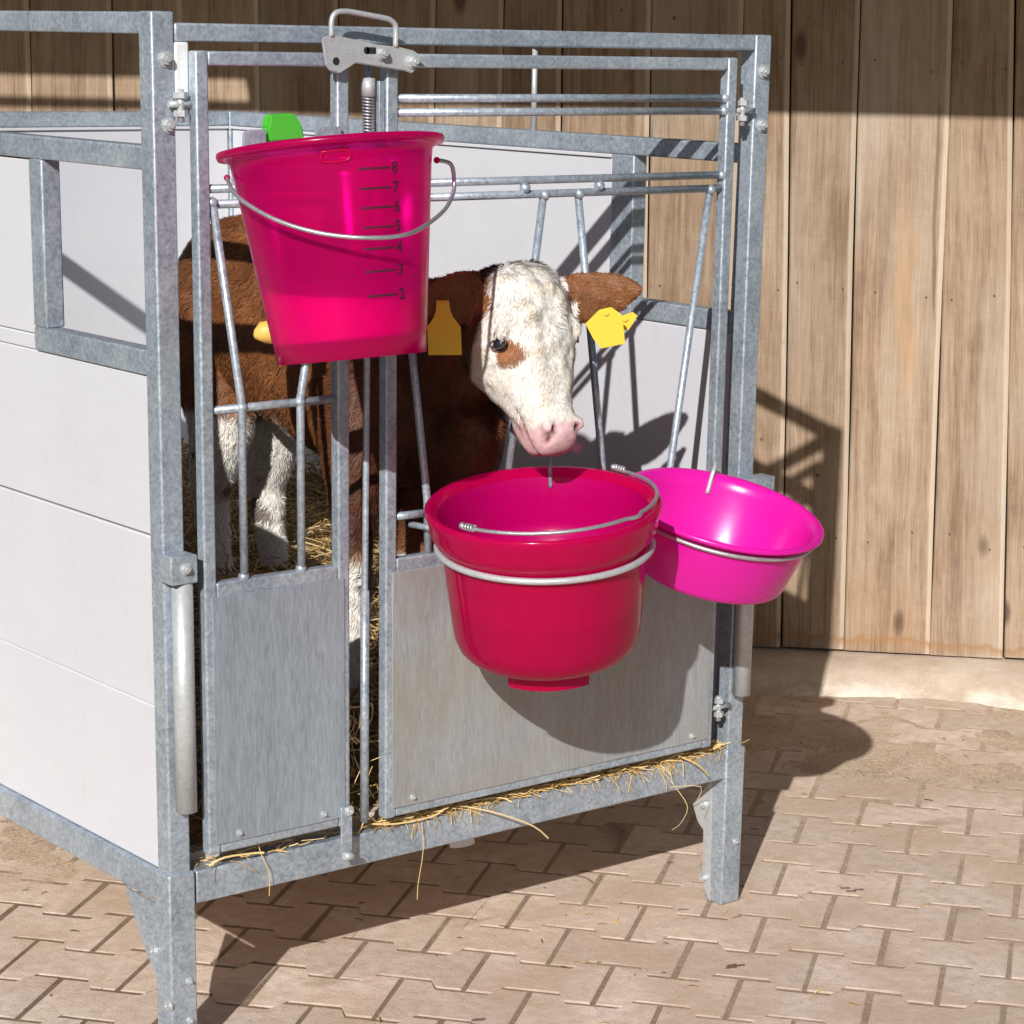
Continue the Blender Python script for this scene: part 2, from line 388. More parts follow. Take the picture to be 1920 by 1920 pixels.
# dark backing behind the gaps, battens
t = NT('dark_backing'); M['back'] = t.done(t.bsdf((.02, .014, .01), .9))
t = NT('roof_tin'); M['roof'] = t.done(t.bsdf((.25, .2, .17), .7))
def wbox(name, mat, parent, u0, u1, z0, z1, o0, o1):
    V = [wp(u, z, o) for u in (u0, u1) for z in (z0, z1) for o in (o0, o1)]
    F = [(0, 1, 3, 2), (4, 6, 7, 5), (0, 4, 5, 1), (2, 3, 7, 6), (0, 2, 6, 4), (1, 5, 7, 3)]
    me = mesh_from(name, V, F, mat)
    bm = bmesh.new(); bm.from_mesh(me); bmesh.ops.recalc_face_normals(bm, faces=list(bm.faces)); bm.to_mesh(me); bm.free()
    return link(name, me, parent)
wbox('backing', M['back'], barn, -2.5, 2.3, .03, 2.32, -.06, -.035)
# eave: a roof edge 1.5 m out and a gutter; only its shade is seen
def eave_z(zs, out):   # height of an edge `out` metres before the wall that shades the wall down to zs
    s = out / (sv.dot(WN)); return zs + s * sin(radians(SEL))
OUT = 1.5
du = OUT / sv.dot(WN) * sv.dot(WT)          # sideways travel of the light
zE = eave_z(1.325, OUT); zL = eave_z(1.374, OUT)
uS = -.495 - du
wbox('roof_overhang', M['roof'], barn, uS, 4.5, zE, zE + .05, -.3, OUT)
wbox('roof_overhang', M['roof'], barn, -4.5, uS - .001, zL, zL + .05, -.3, OUT)
zp = eave_z(1.312, OUT + .06)
pp = [wp(-4.5, zp, OUT + .06), wp(-.2 - du, zp, OUT + .06)]
rod('gutter_rail', M['roof'], barn, pp, .0125, 8)

# concrete plinth
V = []; F = []
prof = [(-.03, .055), (.0, .054), (.05, .052), (.10, .047), (.14, .036), (.17, .018), (.20, .005), (.235, -.012)]
us = np.linspace(-2.4, 2.2, 150)
for i, u in enumerate(us):
    for j, (o, z) in enumerate(prof):
        n = noise.noise(Vector((u * 3.1, o * 6, 3))); n2 = noise.noise(Vector((u * 13, o * 20, 7)))
        k = j / 7
        V.append(wp(u, z + n2 * .003 * k + max(0, n) * .008 * (j > 3), o + n * .075 * k + n2 * .028 * k * k + .03 * k * max(0, min(1, (u - .8)))))
for i in range(len(us) - 1):
    for j in range(7):
        q = i * 8 + j; F.append((q, q + 1, q + 9, q + 8))
tag(link('plinth', mesh_from('plinth', V, F, M['concrete'], True)), kind='structure')

# ================================================================ GROUND
OX, OY, TH, LP, PP = .5869 * 1.15, .3102 * 1.15, -.9036, .1854 * 1.15, .1285 * 1.15
pu = Vector((cos(TH), sin(TH), 0)); pv = Vector((sin(TH), -cos(TH), 0))
def dirt(x, y):
    """0 clean joints .. 1 dirt lies over the stones"""
    p = Vector((x, y, 0)); wallD = WC - p.dot(WN)
    k = 1.08 * (1 - min(1, max(0, (wallD - .22) / .95)))
    n = noise.noise(Vector((x * 2.3, y * 2.3, 1.5))) + .5 * noise.noise(Vector((x * 6, y * 6, 8)))
    k = k * (.85 + .8 * n) + .12 * n
    if x < .35 and y > .45: k += .85 * min(1, (y - .45) * 2.2) * (.62 + n)
    k += .10 * min(1, max(0, (x - .9)))
    return max(0, min(1.3, k))
gx = np.linspace(-2.2, 3.8, 300); gy = np.linspace(-2.3, 3.7, 300)
V = []; F = []
for yy in gy:
    for xx in gx:
        d = dirt(xx, yy); n = noise.noise(Vector((xx * 14, yy * 14, 2))); n2 = noise.noise(Vector((xx * 40, yy * 40, 5)))
        V.append((xx, yy, -.0018 + .0031 * d + n * .0007 + n2 * .0005))
for j in range(299):
    for i in range(299):
        q = j * 300 + i; F.append((q, q + 1, q + 301, q + 300))
yard = tag(link('ground', mesh_from('ground', V, F, M['sand'], True)), kind='structure')
V = [(-40, -40, -.02), (40, -40, -.02), (40, 40, -.02), (-40, 40, -.02)]
t = NT('dark_green_ground'); pg = t.n('ShaderNodeNewGeometry').outputs['Position']
M['unseen_dark_ground'] = t.done(t.bsdf(t.ramp(t.noise(pg, 3, 6, .7), [(.35, (.03, .045, .014)), (.7, (.07, .09, .03))]), .95))
tag(link('unseen_dark_ground', mesh_from('unseen_dark_ground', V, [(0, 1, 2, 3)], M['unseen_dark_ground'])), kind='structure')  # unseen dark ground, added to weaken the bounce light in the shade

a_ = .0150; g_ = .0078
hl = LP / 2 - .0085 / 2
def side(sg):
    h1 = PP / 2 + a_ - g_ / 2; h0 = PP / 2 - a_ - g_ / 2
    return [(-hl, h1), (-hl * .59, h1), (-hl * .45, h0), (hl * .45, h0), (hl * .59, h1), (hl, h1)]
out = [(x, y) for x, y in side(1)] + [(-x, -y) for x, y in side(1)]
def paver_mesh(seed):
    r = random.Random(seed); V = []; n = 12
    for (sc, z) in ((.0038, .0), (.0, -.0013), (0, -.016)):
        for (x, y) in out:
            j = .0011 if sc else .0007
            V.append((x - math.copysign(sc, x) + r.uniform(-j, j), y - math.copysign(sc, y) + r.uniform(-j, j), z))
    F = [tuple(range(n))[::-1]]
    for l in range(2):
        for k in range(n): F.append((l * n + k, l * n + (k + 1) % n, (l + 1) * n + (k + 1) % n, (l + 1) * n + k))
    me = mesh_from('paver', V, F, M['paver'])
    bm = bmesh.new(); bm.from_mesh(me); bmesh.ops.recalc_face_normals(bm, faces=list(bm.faces))
    bm.to_mesh(me); bm.free()
    if me.polygons[0].normal.z < 0: me.flip_normals()
    return me
PM = [paver_mesh(s) for s in range(8)]
cands = []
for j in range(-22, 22):
    for i in range(-22, 26):
        c = Vector((OX, OY, 0)) + pu * (LP * (i + .5 + .5 * j)) + pv * (PP * j)
        if c.dot(WN) > WC - .17: continue
        v = c - CAMP; wd = v.dot(D_)
        if wd < .3: continue
        px = .5191 * 1920 + 4507.4 * v.dot(R_) / wd; py = 1288.5 - 4507.4 * v.dot(U_) / wd   # which stones the yard view holds
        inside = -120 < px < 2060 and 1100 < py < 2060
        hidden = 0 < c.x < 1.1 and .4 < c.y < 1.6
        if not (-1.6 < c.x < 3.6 and -2.0 < c.y < 3.2): continue
        cands.append((0 if (inside and not hidden) else 1, wd, c))
cands.sort(key=lambda q: (q[0], q[1]))
RI = [random.Random(5)]
restV = []; restF = []
for n_, (k, wd, c) in enumerate(cands):
    r = RI[0]; z = r.uniform(-.0005, .0005)
    if n_ < 295:
        o = link('paver', PM[r.randrange(8)], yard)
        o.location = (c.x, c.y, z); o.rotation_euler = (r.gauss(0, .003), r.gauss(0, .003), TH + r.gauss(0, .008) + (pi if r.random() < .5 else 0))
    else:
        b = len(restV); me = PM[r.randrange(8)]
        for v in me.vertices: restV.append(Vector((c.x, c.y, z)) + Matrix.Rotation(TH, 3, 'Z') @ v.co)
        for f in me.polygons: restF.append(tuple(b + q for q in f.vertices))
tag(link('paver', mesh_from('paver', restV, restF, M['paver']), yard), kind='stuff')

# ================================================================ CALF PEN
W = 1.1192; PW = .0355; DEP = 1.61; YF = .0005      # YF: front frame plane set back a little
pen = empty('calf_pen', (W / 2, DEP / 2, 0), 'galvanised steel calf pen with white side boards standing on the paving', 'calf pen')
ZP = 1.4950
# posts
p1 = box('post', G, pen, 0, PW, 0, PW, .02, 1.509)
p2 = box('post', G, pen, W, W + PW, 0, PW, .02, ZP)
p3 = box('post', G, pen, 0, PW, DEP, DEP + PW, .02, 1.507)
p4 = box('post', G, pen, W, W + PW, DEP, DEP + PW, .02, 1.3205)
# side rails (left)
box('rail', G, pen, .002, PW - .002, PW, DEP, 1.479, 1.508)
box('rail', G, pen, .002, PW - .002, PW, DEP, 1.299, 1.332)
box('rail', G, pen, .002, PW - .002, PW, .370, 1.017, 1.055 - .002)
box('rail', G, pen, .002, PW - .002, .330, .370, 1.053, 1.299)
box('bottom_beam', G, pen, -.002, PW + .006, -.0, DEP, .236, .284)
# side rails (right)
box('rail', G, pen, W + .002, W + PW - .002, PW, .607, 1.468, 1.493)
box('rail', G, pen, W + .002, W + PW - .002, PW, DEP, 1.290, 1.321)
box('rail', G, pen, W + .002, W + PW - .002, PW, .295, 1.010, 1.0445)
box('rail', G, pen, W + .002, W + PW - .002, .295, .355, 1.010, 1.290)
box('bottom_beam', G, pen, W - .006, W + PW + .002, 0, DEP, .236, .284)
rod('upright_rod', M['zinc'], pen, [(W + .015, .59, 1.316), (W + .015, .59, 1.472)], .0052)
rod('upright_rod', M['zinc'], pen, [(.017, .59, 1.326), (.017, .59, 1.482)], .0052)
# back rails
box('rail', G, pen, PW, W, DEP + .002, DEP + PW - .002, 1.290, 1.3205)
box('bottom_beam', G, pen, PW, W, DEP, DEP + PW, .236, .284)
# white boards
def boards(zs, mk):
    for a, b in zip(zs[:-1], zs[1:]): mk(a + .0012, b - .0012)
bx = lambda *a: box('side_board', M['board'], pen, *a, bev=.0022)
def bset(zs, x0, x1, y0, y1, gaps):
    for k, (a, b) in enumerate(zip(zs[:-1], zs[1:])): bx(x0, x1, y0, y1, a + gaps[k] / 2, b - gaps[k + 1] / 2)
bset([.285, .534, .787, 1.0155], .008, .030, PW + .001, DEP - .001, [0, .0005, .0028, 0])
bset([1.0165, 1.040, 1.297], .008, .030, .372, DEP - .001, [0, .0012, 0])
bset([.285, .60, 1.009], W + .006, W + .028, PW + .001, DEP - .001, [0, .0004, .0])
bx(W + .006, W + .028, .357, DEP - .001, 1.0095, 1.283)
bset([.285, .60, 1.283], PW + .001, W - .001, DEP + .006, DEP + .028, [0, .0004, 0])
# pale cap strip on the inner boards
box('cap_strip', M['board'], pen, W + .001, W + .031, .357, DEP - .001, 1.2835, 1.2895, bev=.001)
box('cap_strip', M['board'], pen, PW + .001, W - .001, DEP + .001, DEP + .03, 1.2835, 1.2895, bev=.001)
# bolts on posts
for (x, z) in ((.020, 1.447), (.023, 1.360)): hexbolt(pen, (x, -.0005, z), (0, -1, 0), .0082, .006)
for (x, z) in ((1.1365, 1.437), (1.1375, 1.352)): hexbolt(pen, (x, -.0005, z), (0, -1, 0), .0082, .006)
# front frame: top rail, left upright, bottom beam
box('front_rail', G, pen, PW + .0012, W, YF, YF + .026, 1.470, 1.4945)
box('front_upright', M['pale'], pen, PW + .0003, .0585, YF, YF + .026, 1.372, 1.4695)
box('front_rail', G, pen, .044, W, -.001, .040, .2345, .2855)
# floor of the pen
box('floor_slab', M['concrete'], pen, PW, W, .042, DEP, .245, .300)
# feet
def foot(x0, sgn):
    mb = MB(); x1 = x0 + PW + .0045
    mb.box(x0 - .0045, x1, -.0045, PW + .004, .0, .2885)
    f = mb.build('foot', G, pen)
    gb = MB()
    gb.prism([(PW, .2345), (.128, .2345), (.075, .155), (PW + .002, .115)], .004, ((x0 - .0045, 0, 0), (0, 1, 0), (0, 0, 1), (1, 0, 0)), .001)
    gb.build('gusset', G, f)
    for (y, z) in ((.058, .160), (.020, .085)): hexbolt(f, (x0 - .005, y if sgn else y - .02, z), (-1, 0, 0), .0065, .004)
    for z in (.118, .055): hexbolt(f, (x0 + .026, -.0046, z), (0, -1, 0), .0045, .002)
    return f
foot(0, 0)
# right foot has an open gusset below the beam
mb = MB(); mb.box(W - .0045, W + PW + .0045, -.0045, PW + .004, 0, .2885); ft = mb.build('foot', G, pen)
gb = MB(); gb.prism([(.030, .226), (.078, .170), (.064, .140), (PW + .012, .128), (PW + .010, .03), (.024, .0)], .004, ((W - .0052, 0, 0), (0, 1, 0), (0, 0, 1), (1, 0, 0)), 0); gb.build('gusset', M['zinc'], ft)
hexbolt(ft, (W - .0054, .047, .176), (-1, 0, 0), .007, .004); hexbolt(ft, (W - .0054, .040, .040), (-1, 0, 0), .007, .005)
hexbolt(ft, (W + .024, -.0046, .115), (0, -1, 0), .0045, .002)
for y0 in (DEP,):
    for x0 in (0, W): box('foot', G, pen, x0 - .0045, x0 + PW + .0045, y0 - .004, y0 + PW + .0045, 0, .2885)
# brackets with pipe sockets, left and right of the front
def bracket(x0, x1, z0, z1, px, pz0, pz1, ex):
    mb = MB()
    mb.box(x0, x1, -.034, -.030, z0, z1, .001)           # front plate
    mb.box(x0, x1, -.030, -.0005, z1 - .004, z1, .001)   # top flange
    mb.box(x0, x0 + .004, -.030, -.0005, z0, z1 - .004, .001)
    b = mb.build('pipe_bracket', G, pen)
    hexbolt(b, (x0 + .022, -.0345, (z0 + z1) / 2 + .002), (0, -1, 0), .007, .004)
    hollow = MB(); r = .0155; n = 20; P0 = Vector((px, -.0155, 0))
    rings = []
    for (rr, z) in ((r - .003, pz0 + .003), (r - .003, pz0), (r, pz0), (r, pz1), (r - .003, pz1), (r - .003, pz0 + .0)):
        rings.append([hollow.bm.verts.new((px + cos(2 * pi * k / n) * rr, -.0165 + sin(2 * pi * k / n) * rr, z)) for k in range(n)])
    for A, B in zip(rings[1:-1], rings[2:]):
        for k in range(n):
            f = hollow.bm.faces.new((A[k], A[(k + 1) % n], B[(k + 1) % n], B[k])); f.smooth = True
    bmesh.ops.remove_doubles(hollow.bm, verts=list(hollow.bm.verts), dist=1e-6)
    hollow.build('pipe', M['zinc'], b)
    return b
bracket(-.006, .036, .730, .770, .0205, .388, .7295, 0)
bracket(1.098, 1.172, .740, .772, 1.131, .390, .7395, 0)

# ---- gates
YG0, YG1 = -.0212, -.0008
def gX(v): return v - .0165
def gZ(v): return v + (1.4834 - v) * .0071
def gate(x0, x1, z0, z1, zs0, zs1, sheetmat, label):
    x0, x1, z0, z1, zs0, zs1 = gX(x0), gX(x1), gZ(z0), gZ(z1), gZ(zs0), gZ(zs1)
    mb = MB(); t = .0205
    mb.box(x0, x0 + t, YG0, YG1, z0, z1); mb.box(x1 - t, x1, YG0, YG1, z0, z1)
    mb.box(x0 + t, x1 - t, YG0 + .0006, YG1 - .0006, z1 - .020, z1 - .0005)
    mb.box(x0 + t, x1 - t, YG0 + .0006, YG1 - .0006, zs1 - .024, zs1)
    mb.box(x0 + t, x1 - t, YG0 + .0006, YG1 - .0006, z0 + .001, z0 + .022)
    g = mb.build('gate', G, pen); g['label'] = label
    mb = MB(); mb.box(x0 + t * .55, x1 - t * .55, YG0 - .0022, YG0 - .0004, z0 + .016, zs1 - .020, .0006)
    mb.build('sheet_panel', sheetmat, g)
    for dx in (x0 + t + .03, x1 - t - .03):
        hexbolt(g, (dx, YG0 - .0024, z0 + .028), (0, -1, 0), .004, .001)
    return g
gl = gate(.0713, .3225, .304, 1.4585, .304, .716, M['sheet'], 'narrow galvanised gate behind the translucent pink bucket')
gr = gate(.388, 1.0775, .300, 1.4585, .300, .714, M['sheet_dirty'], 'wide galvanised gate with slanted bars round the calf')
RB = .0062
def bars(g, lst, r=RB, name='bar'):
    for pts in lst:
        pts = [(gX(p[0]), p[1], gZ(p[2])) for p in pts]
        b = rod(name, G, g, pts, r, 10)
    return b
yb = -.011
bars(gl, [[(.092, yb, 1.2733), (.302, yb, 1.2733)], [(.092, yb, 1.2521), (.302, yb, 1.2521)],
          [(.092, yb, .9645), (.302, yb, .9655)],
          [(.0985, yb - .004, 1.252), (.141, yb - .004, .972), (.1415, yb - .004, .716)],
          [(.2935, yb - .004, 1.252), (.2405, yb - .004, .972), (.240, yb - .004, .716)]])
bars(gr, [[(.4085, yb, z), (1.057, yb, z)] for z in (1.3951, 1.3747, 1.2733, 1.2521)] +
     [[(.6885, yb, 1.250), (.625, yb, .800)], [(.7575, yb, 1.250), (.8235, yb, .80), (.827, yb, .712)],
      [(1.0345, yb, 1.250), (.967, yb, .79), (.960, yb, .712)], [(.413, yb, 1.250), (.4715, yb, .80), (.474, yb, .712)],
      [(.4085, yb, .777), (.474, yb, .777)], [(.625, yb, .800), (.622, yb, .714)]])
for x in (.65, .798): rod('bar', G, gr, [(gX(x), yb, gZ(1.2545)), (gX(x), yb, gZ(1.271))], .0052, 8)
def weld(g, x, z, s=1):
    b = bmesh.new(); bmesh.ops.create_icosphere(b, subdivisions=2, radius=.0086 * s)
    for v in b.verts: v.co = Vector((x, yb - .003, z)) + v.co * (1 + .15 * noise.noise(v.co * 300))
    for f in b.faces: f.smooth = True
    m = MB(); m.add(b); return m
for g, pts in ((gl, [(.142, .966), (.240, .966), (.1415, .718), (.240, .718), (.0985, 1.254)]), (gr, [(.689, 1.250), (.7575, 1.250), (1.034, 1.250), (.65, 1.262), (.798, 1.262), (1.057, 1.2733), (1.057, 1.395), (1.057, 1.375)])):
    for (x, z) in pts: weld(g, gX(x), gZ(z)).build('weld', G, g)
# hinge eye bolts at upper corners
def hinge(g, xa, xb, z):
    mb = MB(); mb.tube([(xa, -.008, z), (xb, -.008, z)], .0045, 8)
    for k in (-.012, .012): mb.tube([((xa + xb) / 2, -.008, z + k - .004), ((xa + xb) / 2, -.008, z + k + .004)], .0098, 6, smooth=False)
    mb.tube([((xa + xb) / 2, -.008, z - .024), ((xa + xb) / 2, -.008, z + .02)], .005, 8)
    mb.build('hinge', M['zinc'], g)
hinge(gl, .020, .057, 1.388); hinge(gr, 1.060, 1.112, 1.376)
hinge(gr, 1.060, 1.112, .372)
# latch rod between the gates
LRY = -.011
lr = MB(); lr.tube([(.339, LRY, .308), (.340, LRY, .678), (.3455, LRY, 1.19), (.346, LRY, 1.452)], .0050, 10)
lr = lr.build('latch_rod', G, pen)
MB().tube([(.339, LRY, .311), (.340, LRY, .675)], .0068, 12).build('sleeve', G, lr)
MB().tube([(.346, LRY, 1.398), (.3462, LRY, 1.424)], .0098, 14).build('sleeve', M['zinc'], lr)
co = []
for k in range(14 * 12 + 1):
    a = 2 * pi * k / 12; co.append((.3457 + cos(a) * .0078, LRY + sin(a) * .0078, 1.398 - .062 * k / (14 * 12)))
MB().tube(co, .0014, 6).build('spring', M['wire'], lr)
box('latch_guide', G, pen, .3600, .3700, -.018, -.004, 1.33, 1.42, bev=.0012)
# latch plate on the top
LY = -.034
poly = [(.249, 1.477), (.256, 1.441), (.262, 1.434), (.279, 1.430), (.306, 1.4445), (.392, 1.4345), (.404, 1.431), (.418, 1.444), (.4185, 1.456), (.406, 1.463), (.383, 1.467), (.341, 1.4705), (.272, 1.482), (.256, 1.4805)]
lp = MB().prism(poly, .0040, ((0, LY, 0), (1, 0, 0), (0, 0, 1), (0, -1, 0)), .0012).build('latch_plate', M['zinc'], pen)
MB().box(.268, .272, LY, -.022, 1.452, 1.470, .001).build('lug', M['zinc'], lp)
MB().box(.395, .412, LY, -.022, 1.440, 1.452, .001).build('lug', M['zinc'], lp)
hp = [(.266, LY - .002, 1.480), (.266, LY - .002, 1.498), (.2685, LY - .002, 1.507), (.275, LY - .002, 1.5125), (.284, LY - .002, 1.514), (.300, LY - .002, 1.5135), (.355, LY - .002, 1.5065), (.366, LY - .002, 1.504), (.3735, LY - .002, 1.499), (.376, LY - .002, 1.491), (.3755, LY - .002, 1.467)]
MB().tube(smooth_path(hp, 4), .0041, 10).build('handle', M['zinc'], lp)
MB().tube([(.272, LY - .0046, 1.447), (.272, LY - .0042, 1.447)], .0055, 16).build('hole', M['hole'], lp)
sl = MB(); sl.tube([(.324, LY - .0046, 1.462), (.324, LY - .0042, 1.462)], .0050, 12); sl.box(.324, .340, LY - .0046, LY - .0042, 1.4575, 1.4665, 0); sl.build('hole', M['hole'], lp)
hexbolt(lp, (.350, LY - .0042, 1.458), (0, -1, 0), .0075, .007); hexbolt(lp, (.403, LY - .0042, 1.4475), (0, -1, 0), .0075, .008)
# latch foot on the beam
lf_ = MB(); lf_.box(.286, .306, -.0265, -.0225, .268, .345, .0012); lf_ = lf_.build('latch_foot', G, pen)
hexbolt(lf_, (.300, -.0265, .338), (0, -1, 0), .006, .003)
MB().tube([(.288, -.030, .268), (.306, -.030, .265)], .006, 10).build('pin', M['zinc'], lf_)
# drain stub under the floor
ds = MB(); ds.tube([(.585, .075, .245), (.588, .065, .200)], .021, 24)
ds.build('drain_stub', M['board'], pen)

# ================================================================ BUCKETS
def frame_from_axis(a, ref=None):
    """local z points up out of the vessel, x toward camera right-ish"""
    z = -Vector(a).normalized(); x = (R_ - z * R_.dot(z)).normalized(); y = z.cross(x)
    return x, y, z
def lathe(prof, C, F, n=96, mb=None):
    x, y, z = F; mb = mb or MB(); rings = []
    for (r, h) in prof:
        rings.append([mb.bm.verts.new(C + (x * cos(2 * pi * k / n) + y * sin(2 * pi * k / n)) * r + z * h) for k in range(n)])
    for A, B in zip(rings[:-1], rings[1:]):
        for k in range(n):
            f = mb.bm.faces.new((A[k], A[(k + 1) % n], B[(k + 1) % n], B[k])); f.smooth = True
    return mb, rings
def disc(C, F, prof_r, h, mb, n=64):
    x, y, z = F
    mb.bm.faces.new([mb.bm.verts.new(C + (x * cos(2 * pi * k / n) + y * sin(2 * pi * k / n)) * prof_r + z * h) for k in range(n)])
def ringwire(C, F, r, h, wr, name, mat, parent, a0=0, a1=2 * pi, n=72, tail=None, tilt=(0, 0)):
    x, y, z = F
    full = abs(a1 - a0 - 2 * pi) < 1e-6
    pts = []
    for k in range(n + (0 if full else 1)):
        a = a0 + (a1 - a0) * k / n
        pts.append(C + (x * cos(a) + y * sin(a)) * r + z * (h + tilt[0] * r * cos(a) + tilt[1] * r * sin(a)))
    if tail: pts = [Vector(tail[0])] + pts + [Vector(tail[1])]
    return MB().tube(pts, wr, 12, closed=full and not tail).build(name, mat, parent)

# --- 1: translucent milk bucket hung on the narrow gate
C1 = Vector((.1650, -.1805, 1.341)); F1 = frame_from_axis((.0172, -.1535, -.988))
b1 = empty('milk_bucket', C1 + Vector((0, 0, -.3)), 'translucent pink bucket with litre marks hanging high on the narrow gate', 'bucket')
H1 = .285
def r1(h):      # body radius at height h below rim (h<=0)
    f = -h / H1; return .1375 + (.1015 - .1375) * f
prof = [(.138, -.010), (.139, -.002), (.1465, .0005), (.1520, -.0005), (.1535, -.005), (.1515, -.0105),
        (.1470, -.0085), (.1415, -.0125), (r1(-.02) + .0015, -.0165), (r1(-.035) + .0008, -.030), (r1(-.036), -.036), (r1(-.254), -.254), (r1(-.256) - .0012, -.2565), (r1(-H1), -H1), (r1(-H1) - .0045, -H1), (r1(-H1) - .006, -H1 + .016), (.001, -H1 + .016)]
mb, rg = lathe(prof, C1, F1)
mb.build('body', M['pink_clear'], b1)
# milk: cut level in the world, so the surface is horizontal
mk = MB(); x, y, z = F1; n = 96
lev = C1.z - .189
rings = []
for q in range(9):
    ring = []
    for k in range(n):
        d_ = x * cos(2 * pi * k / n) + y * sin(2 * pi * k / n)
        h0 = -H1 + .026
        rr = r1(h0) - .0045; base = C1 + d_ * rr + z * h0
        # height where the wall meets the level
        lo, hi = h0, -.02
        for _ in range(24):
            m = (lo + hi) / 2
            if (C1 + d_ * (r1(m) - .0032) + z * m).z < lev: lo = m
            else: hi = m
        h = h0 + (lo - h0) * q / 8
        ring.append(mk.bm.verts.new(C1 + d_ * (r1(h) - .0032) + z * h))
    rings.append(ring)
for A, B in zip(rings[:-1], rings[1:]):
    for k in range(n):
        f = mk.bm.faces.new((A[k], A[(k + 1) % n], B[(k + 1) % n], B[k])); f.smooth = True
mk.bm.faces.new(rings[0][::-1]); mk.bm.faces.new(rings[-1])
mk.build('milk', M['milk'], b1)
# litre marks
def onwall(th, h, off=.0006):
    return C1 + (x * cos(th) + y * sin(th)) * (r1(h) + off) + z * h
def angle_of(px_off):  # placed to the right of the middle
    return px_off
marks = [-.044, -.0690, -.0935, -.1185, -.1455, -.1745, -.2060]
thm = -pi / 2 + .33
for i, h in enumerate(marks):
    mb = MB(); L = .045 / r1(h); nn = 8
    top = []; bot = []
    for k in range(nn + 1):
        th = thm + L * k / nn
        top.append(mb.bm.verts.new(onwall(th, h + .0016))); bot.append(mb.bm.verts.new(onwall(th, h - .0016)))
    for k in range(nn): mb.bm.faces.new((bot[k], bot[k + 1], top[k + 1], top[k]))
    mb.build('litre_mark', M['print'], b1)
    cu = bpy.data.curves.new('txt', 'FONT'); cu.body = str(8 - i); cu.size = .020; cu.offset = .0007; cu.resolution_u = 3
    to = bpy.data.objects.new('txt', cu); COL.objects.link(to)
    dg = bpy.context.evaluated_depsgraph_get(); me = bpy.data.meshes.new_from_object(to.evaluated_get(dg))
    COL.objects.unlink(to); bpy.data.objects.remove(to)
    for v in me.vertices:
        v.co = onwall(thm + (.0475 + v.co.x) / r1(h), h - .0065 + v.co.y)
    me.materials.clear(); me.materials.append(M['print'])
    link('litre_numeral', me, b1)
# bail hanging in front
def arc_pts(C, P, Q, low, n=40, k=.92):
    pts = []
    for i in range(n + 1):
        a = pi * i / n; c = (P + Q) / 2; ex = (P - Q) / 2
        pts.append(c + ex * cos(a) + (low - c) * (sin(a) ** k))
    return pts
PL = C1 + x * (-r1(-.03) - .005) + y * (-.028) + z * (-.033)
PR = C1 + x * (r1(-.03) + .006) + y * (.01) + z * (-.033)
bail = [PL, C1 + x * -.126 + y * -.09 + z * -.054, C1 + x * -.106 + y * -.118 + z * -.074, C1 + x * -.064 + y * -.145 + z * -.101, C1 + x * -.010 + y * -.160 + z * -.122, C1 + x * .050 + y * -.160 + z * -.133, C1 + x * .100 + y * -.125 + z * -.131,
        C1 + x * .138 + y * -.020 + z * -.106, C1 + x * .155 + y * .045 + z * -.080, C1 + x * .159 + y * .06 + z * -.058, C1 + x * .157 + y * .04 + z * -.038, PR]
MB().tube(smooth_path(bail, 6), .0029, 10).build('handle', M['wire'], b1)
for P in (PL, PR):
    b = bmesh.new(); bmesh.ops.create_uvsphere(b, u_segments=14, v_segments=8, radius=.0045)
    for v in b.verts: v.co = P + v.co
    for f in b.faces: f.smooth = True
    m = MB(); m.add(b); m.build('handle_ear', M['pink'], b1)
# moulded slot under the rim
def wallpatch(th0, th1, h0, h1, off, mat, name):
    mb = MB(); nn = 10; o_ = [0] * 0
    A = []; B = []
    for k in range(nn + 1):
        th = th0 + (th1 - th0) * k / nn
        A.append(mb.bm.verts.new(onwall(th, h0, off))); B.append(mb.bm.verts.new(onwall(th, h1, off)))
    for k in range(nn): mb.bm.faces.new((A[k], A[k + 1], B[k + 1], B[k]))
    return mb.build(name, mat, b1)
sl = []
for a, b_ in ((.03, -.019), (.27, -.019), (.27, -.031), (.03, -.031)): sl.append(onwall(-pi / 2 + a - .04, b_, .0008))
MB().tube(smooth_path(sl + [sl[0]], 5)[:-1], .0022, 8, closed=True).build('moulded_slot', M['pink'], b1)
# teat at the back
tt = Vector((.205, .0, 1.1)); tb = C1
tw = Vector((.135, -.055, 1.079))
MB().tube([tw + Vector((.050, -.020, .004)), tw + Vector((.030, -.010, .003)), tw + Vector((.012, -.002, 0)), tw, tw + Vector((-.006, .004, -.004)), tw + Vector((-.010, .006, -.006))], .02, 18, radii=[.014, .016, .0165, .015, .009, .003]).build('teat', M['teat'], b1)
# green clip
gp = [(-.0, 1.336), (-.004, 1.356), (.0, 1.374), (.040, 1.376), (.053, 1.360), (.057, 1.340)]
gc = MB().prism([(a + .171, b_) for a, b_ in gp], .020, ((0, -.026, 0), (1, 0, 0), (0, 0, 1), (0, 1, 0)), .003).build('lock_clip', M['green'], b1)
# bucket hooks on the gate
hk = MB(); HY = -.030
hk.prism([(.118, 1.30), (.121, 1.350), (.131, 1.3545), (.157, 1.3545), (.157, 1.30)], .005, ((.004, HY, 0), (1, 0, 0), (0, 0, 1), (0, 1, 0)), .001)
hk.prism([(.238, 1.30), (.240, 1.352), (.246, 1.3575), (.283, 1.3575), (.283, 1.30)], .005, ((.004, HY, 0), (1, 0, 0), (0, 0, 1), (0, 1, 0)), .001)
hk.box(.122, .287, HY, HY + .005, 1.285, 1.300, .001)
hk.build('bucket_hook', G, gl)

